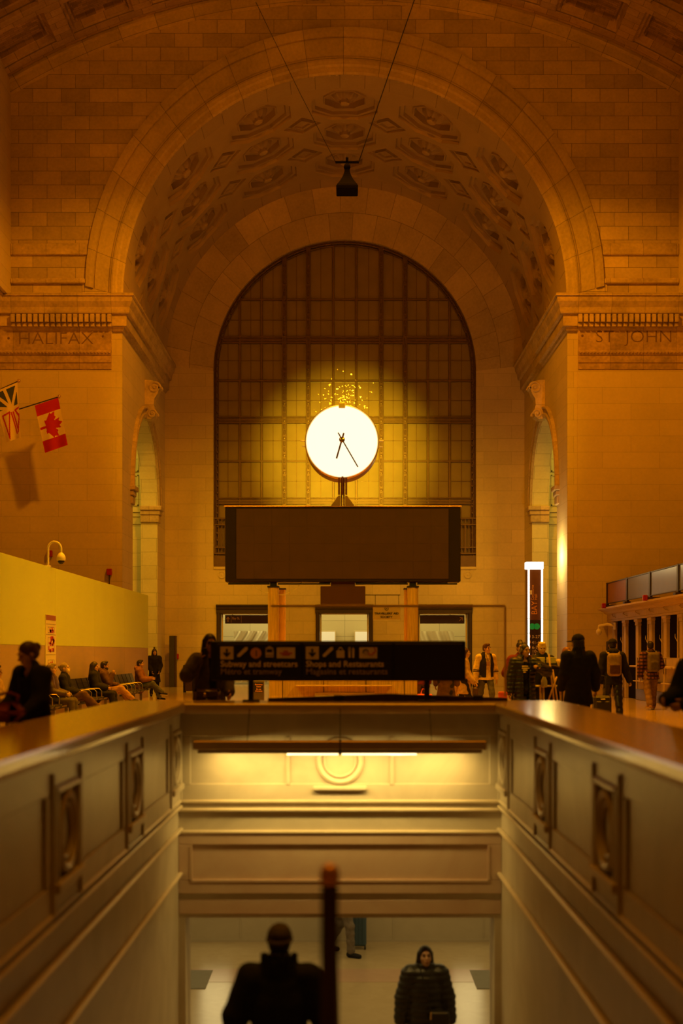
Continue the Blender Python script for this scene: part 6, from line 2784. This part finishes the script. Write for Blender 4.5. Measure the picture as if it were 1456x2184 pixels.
# group around the cleaning cart
pp, J, S = person('woman with headphones in black puffer coat holding one arm out', X_(1118, 22.8), 22.8, 0, math.radians(8), 1.70, head=(.35, .0, .06), skin=skB, hair=('bun', HAIRD),
                  armL=((.75, -.35, -.55), (-.55, -.45, .22)), armR=((-.25, .05, -1), (-.15, -.15, -1)), curl=(.7, .4), top=dict(mat=NYLON, fat=.055, length=.40, puff=.010, open=.055, hood=True), inner=BLACK, legs=(BLACK, .012), h=.010)
Rh = rotm(.35, 0, .06)
sv = WLOC[pp.name]
mb = MB()
q = lambda v: tuple(J['H'] + Rh @ np.array(v))
mb.tube([q((.088 * math.cos(a), .015, .03 + .095 * math.sin(a))) for a in frange(0, PI, 15)], .010, 6)
for s in (1, -1):
    mb.tube([q((s * .078, .012, -.0)), q((s * .105, .012, -.0))], [.04, .036], 14)
WLOC[pp.name] = Vector((0, 0, 0))
mb.build('headphones', plain('grey headphones', (.12, .11, .10), .35), pp, smooth=True, angle=40)
WLOC[pp.name] = sv
mb = MB()
c0 = J['C']
for k, (dx, dz, w_) in enumerate(((-.03, .10, .055), (-.02, .065, .07), (-.03, .03, .045), (-.04, -.005, .025))):
    mb.bbox((c0[0] + dx - w_, c0[1] - .163, c0[2] + dz - .011), (c0[0] + dx + w_, c0[1] - .128, c0[2] + dz + .011), .006)
WLOC[pp.name] = Vector((0, 0, 0))
mb.build('shirt_print', CREAM, pp)
WLOC[pp.name] = sv
t = thing('hand_bag', 'orange and red bag hanging low beside the woman with headphones', 'bag', (pp.location.x - .42, 22.6, .55))
K = Field(.012)
K.rbox((0, 0, .16), (.08, .06, .17), .03)
fobj('bag_body', K, M_orbag, t)
person('person with hair bun and maroon sleeves standing behind the woman with headphones', X_(1109, 24.4), 24.4, 0, math.radians(20), 1.76, skin=skB, hair=('bun', HAIRD), head=(-.2, 0, 0),
       top=dict(mat=MAROON, fat=.035, length=.14), legs=(BLACK, .01), armR=((-.45, .0, -.9), (.3, -.6, -.5)), h=.012)
person('blond man with short hair reading behind the cleaning cart', X_(1155, 25.2), 25.2, 0, 0, 1.76, head=(0, .18, 0), skin=skA, hair=('short', HAIRY), top=dict(mat=NAVY, fat=.03, length=.12, collar=.03),
       armL=((.35, -.3, -1), (-.15, -.8, .25)), armR=((-.35, -.3, -1), (.15, -.8, .25)), legs=(BLACK, .01), h=.011)
person('woman with auburn hair in beige jacket half hidden by the man in black cap', X_(1207, 26.4), 26.4, 0, math.radians(12), 1.66, head=(.3, 0, 0), skin=skA, hair=('long', HAIRR), top=dict(mat=BEIGE, fat=.03, length=.14), legs=(GREY, .01), h=.012)
pp, J, S = person('man in black coat and black cap seen from behind near the cleaning cart', X_(1233, 21.6), 21.6, 0, math.radians(188), 1.84, head=(.45, .05, 0), skin=skB, hair=('long', HAIRD), hat=('cap', BLACK),
                  top=dict(mat=BLACK, fat=.045, length=.30, flare=.04, collar=.05, wide=1.05), legs=(BLACK, .02), width=1.06, armL=((.13, .0, -1), (.05, -.5, -.8)), armR=((-.34, .0, -1), (-.15, -.35, -.9)), h=.010)
c_ = to_world(pp, J['H'] + rotm(.45, .05, 0) @ np.array((0, -.085, .075)))
capo = [o for o in bpy.data.objects if o.parent == pp and o.name.startswith('cap')][0]
ellm('cap_emblem', J['H'] + rotm(.45, .05, 0) @ np.array((.0, .137, .058)), (.03, .006, .022), rotm(.45, .05, 0), WOOLG, capo)
ellm('cap_emblem', J['H'] + rotm(.45, .05, 0) @ np.array((-.097, .02, .078)), (.006, .03, .02), rotm(.45, .05, 0), WOOLG, capo)

# cleaning cart
DCt = 23.6
cx = X_(1171, DCt)
ct = thing('cleaning_cart', 'black domed cleaning cart with pale upright poles beside the man in black cap', 'cart', (cx, DCt, 0))
mb = MB()
pr = [(cx - .36, .12), (cx + .36, .12), (cx + .36, 1.06)] + [(cx + .36 * math.cos(a), 1.06 + .26 * math.sin(a)) for a in frange(.2, PI - .2, 14)] + [(cx - .36, 1.06)]
mb.prism(pr, DCt - .25, DCt + .25, 'Y')
mb.build('bin_body', plain('black cart plastic', (.02, .018, .015), .4, var=.1), ct)
mb = MB()
mb.tube([(cx + .375 * math.cos(a), DCt - .26, 1.06 + .27 * math.sin(a)) for a in frange(0, PI, 22)], .018, 8)
mb.build('rim', M_bronze, ct, smooth=True)
for px in (1147, 1153, 1189, 1196):
    mb = MB()
    x = X_(px, DCt)
    mb.tube([(x, DCt - .30, .1), (x, DCt - .30, .98)], .022, 8)
    mb.tube([(x, DCt - .30, .58), (x, DCt - .30, .66)], .03, 8)
    mb.build('frame_pole', plain('pale pole', (.62, .45, .18), .4), ct)
mb = MB()
mb.tube([(cx - .4, DCt - .30, .96), (cx + .4, DCt - .30, .96)], .018, 8)
mb.tube([(cx - .4, DCt - .28, .12), (cx + .4, DCt - .28, .12)], .03, 8)
mb.build('cross_bar', M_cream, ct)
for sx in (-.32, .32):
    for sy in (-.2, .2):
        mb = MB()
        mb.lathe([(0, -.03), (.06, -.03), (.06, .03), (0, .03)], (cx + sx, DCt + sy, .06), 'X', 16)
        mb.build('wheel', M_black, ct)
for (a, b, lab, m_) in (((1170, 1395), (1182, 1505), 'long pale mop handle leaning up over the dome of the cleaning cart', M_cream), ((1178, 1428), (1190, 1508), 'shorter pale broom handle at the right of the cleaning cart', M_cream), ((1187, 1443), (1164, 1508), 'thin pale handle slanting the other way across the cleaning cart', M_cream)):
    d = DCt - .36
    p0, p1 = W(a[0], a[1], d), W(b[0], b[1], d)
    p1.z = max(p1.z, .14)
    t = thing('mop_handle', lab, 'handle', p1)
    mb = MB()
    mb.tube([p0, p1], .017, 8)
    mb.build('stick', plain('pale stick', (.66, .44, .16), .45), t, smooth=True)
    mb = MB()
    mb.bbox((p1.x - .12, d - .04, p1.z - .13), (p1.x + .12, d + .04, p1.z + .0), .02)
    mb.build('mop_head', WOOLG, t)
t = thing('spray_bottle', 'clear spray bottle hanging on the front of the cleaning cart', 'bottle', W(1160, 1466, DCt - .35))
b_ = WLOC[t.name]
mb = MB()
mb.lathe([(.0, 0), (.055, .0), (.06, .03), (.058, .12), (.03, .19), (.018, .22), (.018, .25)], b_, 'Z', 18)
mb.build('bottle_body', plain('cloudy plastic', (.42, .38, .32), .25), t, smooth=True)
mb = MB()
mb.bbox((b_.x - .02, b_.y - .06, b_.z + .245), (b_.x + .02, b_.y + .03, b_.z + .30), .01)
mb.build('spray_head', M_cream, t)
for (a, b, lab) in ((1138, 1160, 'left stack of pale paper towels on top of the cleaning cart'), (1166, 1184, 'right stack of pale paper towels on top of the cleaning cart')):
    d = DCt + .12
    xa_, xb_ = X_(a, d), X_(b, d)
    t = thing('paper_towels', lab, 'paper', ((xa_ + xb_) / 2, d, PZ(1414, d)))
    mb = MB()
    for k in range(4):
        z_ = PZ(1414, d) + k * .027
        mb.bbox((xa_ + .004 * (k % 2), d - .1, z_), (xb_ - .004 * (k % 2), d + .1, z_ + .025), .006)
    mb.build('stack', plain('paper towel', (.74, .68, .34), .8, var=.05), t)

# travellers walking away on the right
pp, J, S = person('man in dark hooded jacket walking away with orange brown backpack and suitcase', X_(1306, 28.6), 28.6, 0, math.radians(176), 1.86, WALK, head=(0, .05, 0), skin=skB, hair=('short', HAIRD), hat=('cap', BLACK),
                  top=dict(mat=BLACK, fat=.04, length=.14, hood=True), legs=(NYLON, .02), armL=((.2, .05, -1), (.05, -.1, -1)), armR=((-.28, .1, -1), (-.35, .15, -1)), curl=(.4, 1.0), h=.011)


def backpack(label, pp, J, m1, m2, w_=.16, hgt=.26):
    o = to_world(pp, J['C'])
    t = thing('backpack', label, 'backpack', o)
    t.rotation_euler = (0, 0, pp.rotation_euler.z)
    K = Field(.011)
    K.rbox((0, .27, -.02), (w_, .10, hgt), .09)
    K.ell((0, .34, -.10), (w_ * .8, .06, hgt * .5), None, .03)
    fobj('bag_body', K, m1, t)
    K = Field(.011)
    K.rbox((0, .355, -.12), (w_ * .72, .045, hgt * .42), .035)
    fobj('front_pocket', K, m2, t)
    for s in (1, -1):
        K = Field(.011)
        K.cone((s * .11, .22, .22), (s * .13, .05, .27), .026, .026, .02)
        K.cone((s * .13, .05, .27), (s * .13, -.17, .17), .026, .024, .02)
        K.cone((s * .13, -.17, .17), (s * .15, -.15, -.02), .024, .02, .02)
        fobj('strap', K, m1, t)
    K = Field(.011)
    K.cone((-.05, .25, .25), (0, .25, .30), .012, .012, .01)
    K.cone((0, .25, .30), (.05, .25, .25), .012, .012, .01)
    fobj('handle', K, BLACK, t)
    return t


backpack('orange brown backpack on the back of the man with the suitcase', pp, J, cloth('pack tan', (.26, .19, .075)), cloth('pack brown', (.08, .035, .018)))
x0, y0 = X_(1283, 28.1), 28.1
t = thing('rolling_suitcase', 'black rolling suitcase with pull handle beside the man with orange brown backpack', 'suitcase', (x0, y0, 0))
mb = MB()
mb.bbox((x0 - .20, y0 - .13, .05), (x0 + .20, y0 + .13, .62), .05)
mb.build('shell', NYLON, t, smooth=True, angle=40)
mb = MB()
mb.bbox((x0 - .16, y0 - .16, .12), (x0 + .16, y0 - .11, .50), .03)
mb.build('front_pocket', NYLON, t, smooth=True, angle=40)
mb = MB()
mb.bbox((x0 - .05, y0 - .165, .53), (x0 + .05, y0 - .125, .55), .006)
mb.build('luggage_badge', M_cream, t)
mb = MB()
mb.tube([(x0 - .11, y0 + .1, .60), (x0 - .11, y0 + .1, 1.03), (x0 - .06, y0 + .1, 1.06), (x0 + .06, y0 + .1, 1.06), (x0 + .11, y0 + .1, 1.03), (x0 + .11, y0 + .1, .60)], .012, 6)
mb.build('pull_handle', M_black, t)
for sx in (-.16, .16):
    mb = MB()
    mb.lathe([(0, -.02), (.05, -.02), (.05, .02), (0, .02)], (x0 + sx, y0 + .10, .05), 'X', 14)
    mb.build('wheel', M_black, t)
pp, J, S = person('man in plaid jacket and tan trousers walking towards the ticket counter with grey backpack', X_(1387, 34.8), 34.8, 0, math.radians(184), 1.88, WALK2, head=(-.1, .05, 0), skin=skB, hair=('short', HAIRD),
                  top=dict(mat=PLAID, fat=.045, length=.16, flare=.03), legs=(cloth('olive tan', (.24, .15, .06)), .028), shoes=cloth('tan boot', (.45, .26, .10)), sole=SOLE, h=.012,
                  armR=((-.35, .0, -1), (.0, -.75, -.2)), armL=((.3, .1, -1), (.05, -.2, -1)))
backpack('dark grey backpack on the back of the man in plaid jacket', pp, J, GREY, cloth('pack grey', (.11, .085, .06)), .17, .27)
person('person in dark coat cut by the right picture edge with hands held in front', 3.52, 12.3, 0, math.radians(-62), 1.74, head=(.1, .2, 0), skin=skB, hair=('short', HAIRB), lean=.08,
       armL=((.2, -.25, -1), (-.4, -.8, -.25)), armR=((-.2, -.35, -1), (.4, -.85, -.15)), top=dict(mat=cloth('dark blue coat', (.014, .018, .022)), fat=.05, length=.30), legs=(BLACK, .02), h=.009)

# waiting passengers on the benches (yaw 90 degrees: they face the hall, +x)
FX = math.radians(90)
SZ = .56


def sitter(label, y, **k):
    kw = dict(pose=SIT, lean=-.12, seat=SZ, h=.011)
    kw.update(k)
    return person(label, -6.42, y, 0, FX, **kw)


LAP = dict(armL=((.12, -.30, -1), (-.35, -.85, -.2)), armR=((-.12, -.30, -1), (.35, -.85, -.2)))
CROSS = dict(legL=((.05, -1, .05), (-.1, -.5, -1)), legR=((-.05, -1, .22), (.35, -.75, -.75)))
sitter('seated person in pale patterned coat at the far left picture edge', 23.2, skin=skB, hair=('short', HAIRD), top=dict(mat=BEIGE, fat=.04, length=.05), legs=(BEIGE, .015), **LAP)
sitter('older grey haired man in dark leather jacket seated on the bench under the poster', 27.6, skin=skA, hair=('short', HAIRG), top=dict(mat=LEATHERB, fat=.04, length=.05, collar=.03), legs=(OLIVE, .015), head=(.1, .1, 0), **LAP)
sitter('seated passenger in black jacket wearing a pale face mask', 28.9, skin=skA, hair=('lowbun', HAIRG), mask=True, top=dict(mat=BLACK, fat=.035, length=.05), legs=(BROWN, .02), pose=CROSS, **LAP)
sitter('woman with long dark hair in black coat seated next to the bearded man', 32.35, skin=skB, hair=('long', HAIRD), top=dict(mat=BLACK, fat=.05, length=.08), legs=(BLACK, .02), head=(-.1, .18, 0), **LAP)
pp, J, S = sitter('bearded man in brown jacket seated with one hand at his mouth', 33.7, skin=skB, hair=('short', HAIRD), beard=True, top=dict(mat=BROWN, fat=.045, length=.05, collar=.04, hood=True), legs=(TAN, .02), pose=CROSS, head=(.25, .0, 0),
                  armR=((-.10, -.55, -.8), (.25, -.35, .95)), armL=((.12, -.30, -1), (-.4, -.85, -.1)), curl=(.4, 1.1), sole=SOLE)
sitter('man in tan jacket and blue jeans seated cross legged near the hoarding end', 39.2, skin=skB, hair=('short', HAIRD), top=dict(mat=cloth('rust cloth', (.24, .11, .035)), fat=.05, length=.05, hood=True), legs=(DENIM, .015), pose=CROSS, lean=-.02, sole=SOLE,
       armL=((.12, -.45, -1), (-.3, -.9, .05)), armR=((-.12, -.45, -1), (.3, -.9, .05)))
person('person in long black coat and beanie standing at the end of the hoarding', X_(329, 45.4), 45.4, 0, math.radians(20), 1.68, skin=skA, hair=('long', HAIRD), hat=('beanie', WOOLG, 1), top=dict(mat=BLACK, fat=.045, length=.42, flare=.04), legs=(BLACK, .01),
       armL=((.15, -.1, -1), (-.3, -.55, -.8)), armR=((-.15, -.1, -1), (.3, -.55, -.8)), h=.014)

# on the stairs
zst = -(math.floor((8.85 - 4.6) / .33) + 1) * (3.5 / 21)
person('man in dark jacket and grey beanie walking down the stairs, seen from behind', SC + X_(597, 8.85) + .05, 8.85, zst, math.radians(180), 1.80, WALK, head=(0, .18, 0), skin=skB, hair=('short', HAIRD), hat=('beanie', WOOLG),
       top=dict(mat=cloth('dark jacket', (.016, .020, .022)), fat=.04, length=.14, collar=.07, collar_r=.10, wide=1.08), width=1.10, legs=(BLACK, .02), armL=((.38, .02, -1), (.10, -.15, -1)), armR=((-.38, .02, -1), (-.15, -.25, -1)), face=False, h=.008)
pp, J, S = person('long haired woman in black puffer coat coming up at the foot of the stairs', X_(906, 14.55), 14.55, ZL, math.radians(3), 1.66, WALK, head=(.03, -.12, 0), skin=skB, hair=('long', HAIRD),
                  top=dict(mat=NYLON, fat=.06, length=.40, puff=.010, collar=.05, wide=1.05), legs=(BLACK, .01), armL=((.28, .0, -1), (.16, -.1, -1)), armR=((-.28, .0, -1), (-.16, -.1, -1)), scarf=None, h=.009)
b_ = to_world(pp, J['P'] + np.array((.14, -.25, -.02)))
t = thing('crossbody_bag', 'small black bag with gold chain worn by the woman coming up the stairs', 'bag', b_)
K = Field(.008)
K.rbox((0, 0, 0), (.11, .045, .085), .03)
fobj('bag_body', K, NYLON, t)
mb = MB()
b0 = WLOC[t.name]
mb.tube([(b0.x - .10, b0.y, b0.z + .06), (b0.x - .14, b0.y + .02, b0.z + .30), (b0.x - .22, b0.y + .08, b0.z + .55)], .007, 6)
mb.build('strap', M_black, t)
mb = MB()
mb.tube([(b0.x - .10, b0.y - .03, b0.z + .09), (b0.x - .105, b0.y - .035, b0.z + .0)], .009, 6)
mb.build('clasp', M_brass, t)
# traveller in the lower concourse, only legs in view
person('person in grey trousers walking through the lower concourse beside a blue suitcase', X_(733, 21.0), 21.0, ZL, math.radians(75), 1.74, WALK2, skin=skB, hair=('short', HAIRD), top=dict(mat=GREY, fat=.03, length=.12), legs=(GREY, .015), face=False, h=.014)
x0, y0 = X_(763, 21.5), 21.5
t = thing('rolling_suitcase', 'dark blue rolling suitcase in the lower concourse', 'suitcase', (x0, y0, ZL))
M_bluecase = plain('blue suitcase', (.05, .09, .13), .35, var=.1)
mb = MB()
mb.bbox((x0 - .145, y0 - .12, ZL + .06), (x0 + .145, y0 + .12, ZL + .72), .03)
for k in range(4):
    mb.bbox((x0 - .11 + k * .06, y0 - .13, ZL + .1), (x0 - .085 + k * .06, y0 - .1, ZL + .68), .008)
mb.build('shell', M_bluecase, t, smooth=True, angle=40)
for sx in (-.12, .12):
    mb = MB()
    mb.lathe([(0, -.015), (.035, -.015), (.035, .015), (0, .015)], (x0 + sx, y0 - .08, ZL + .035), 'X', 14)
    mb.build('wheel', M_black, t)
mb = MB()
mb.tube([(x0 - .08, y0, ZL + .70), (x0 - .08, y0, ZL + 1.05), (x0 + .08, y0, ZL + 1.05), (x0 + .08, y0, ZL + .70)], .01, 6)
mb.build('pull_handle', M_black, t)
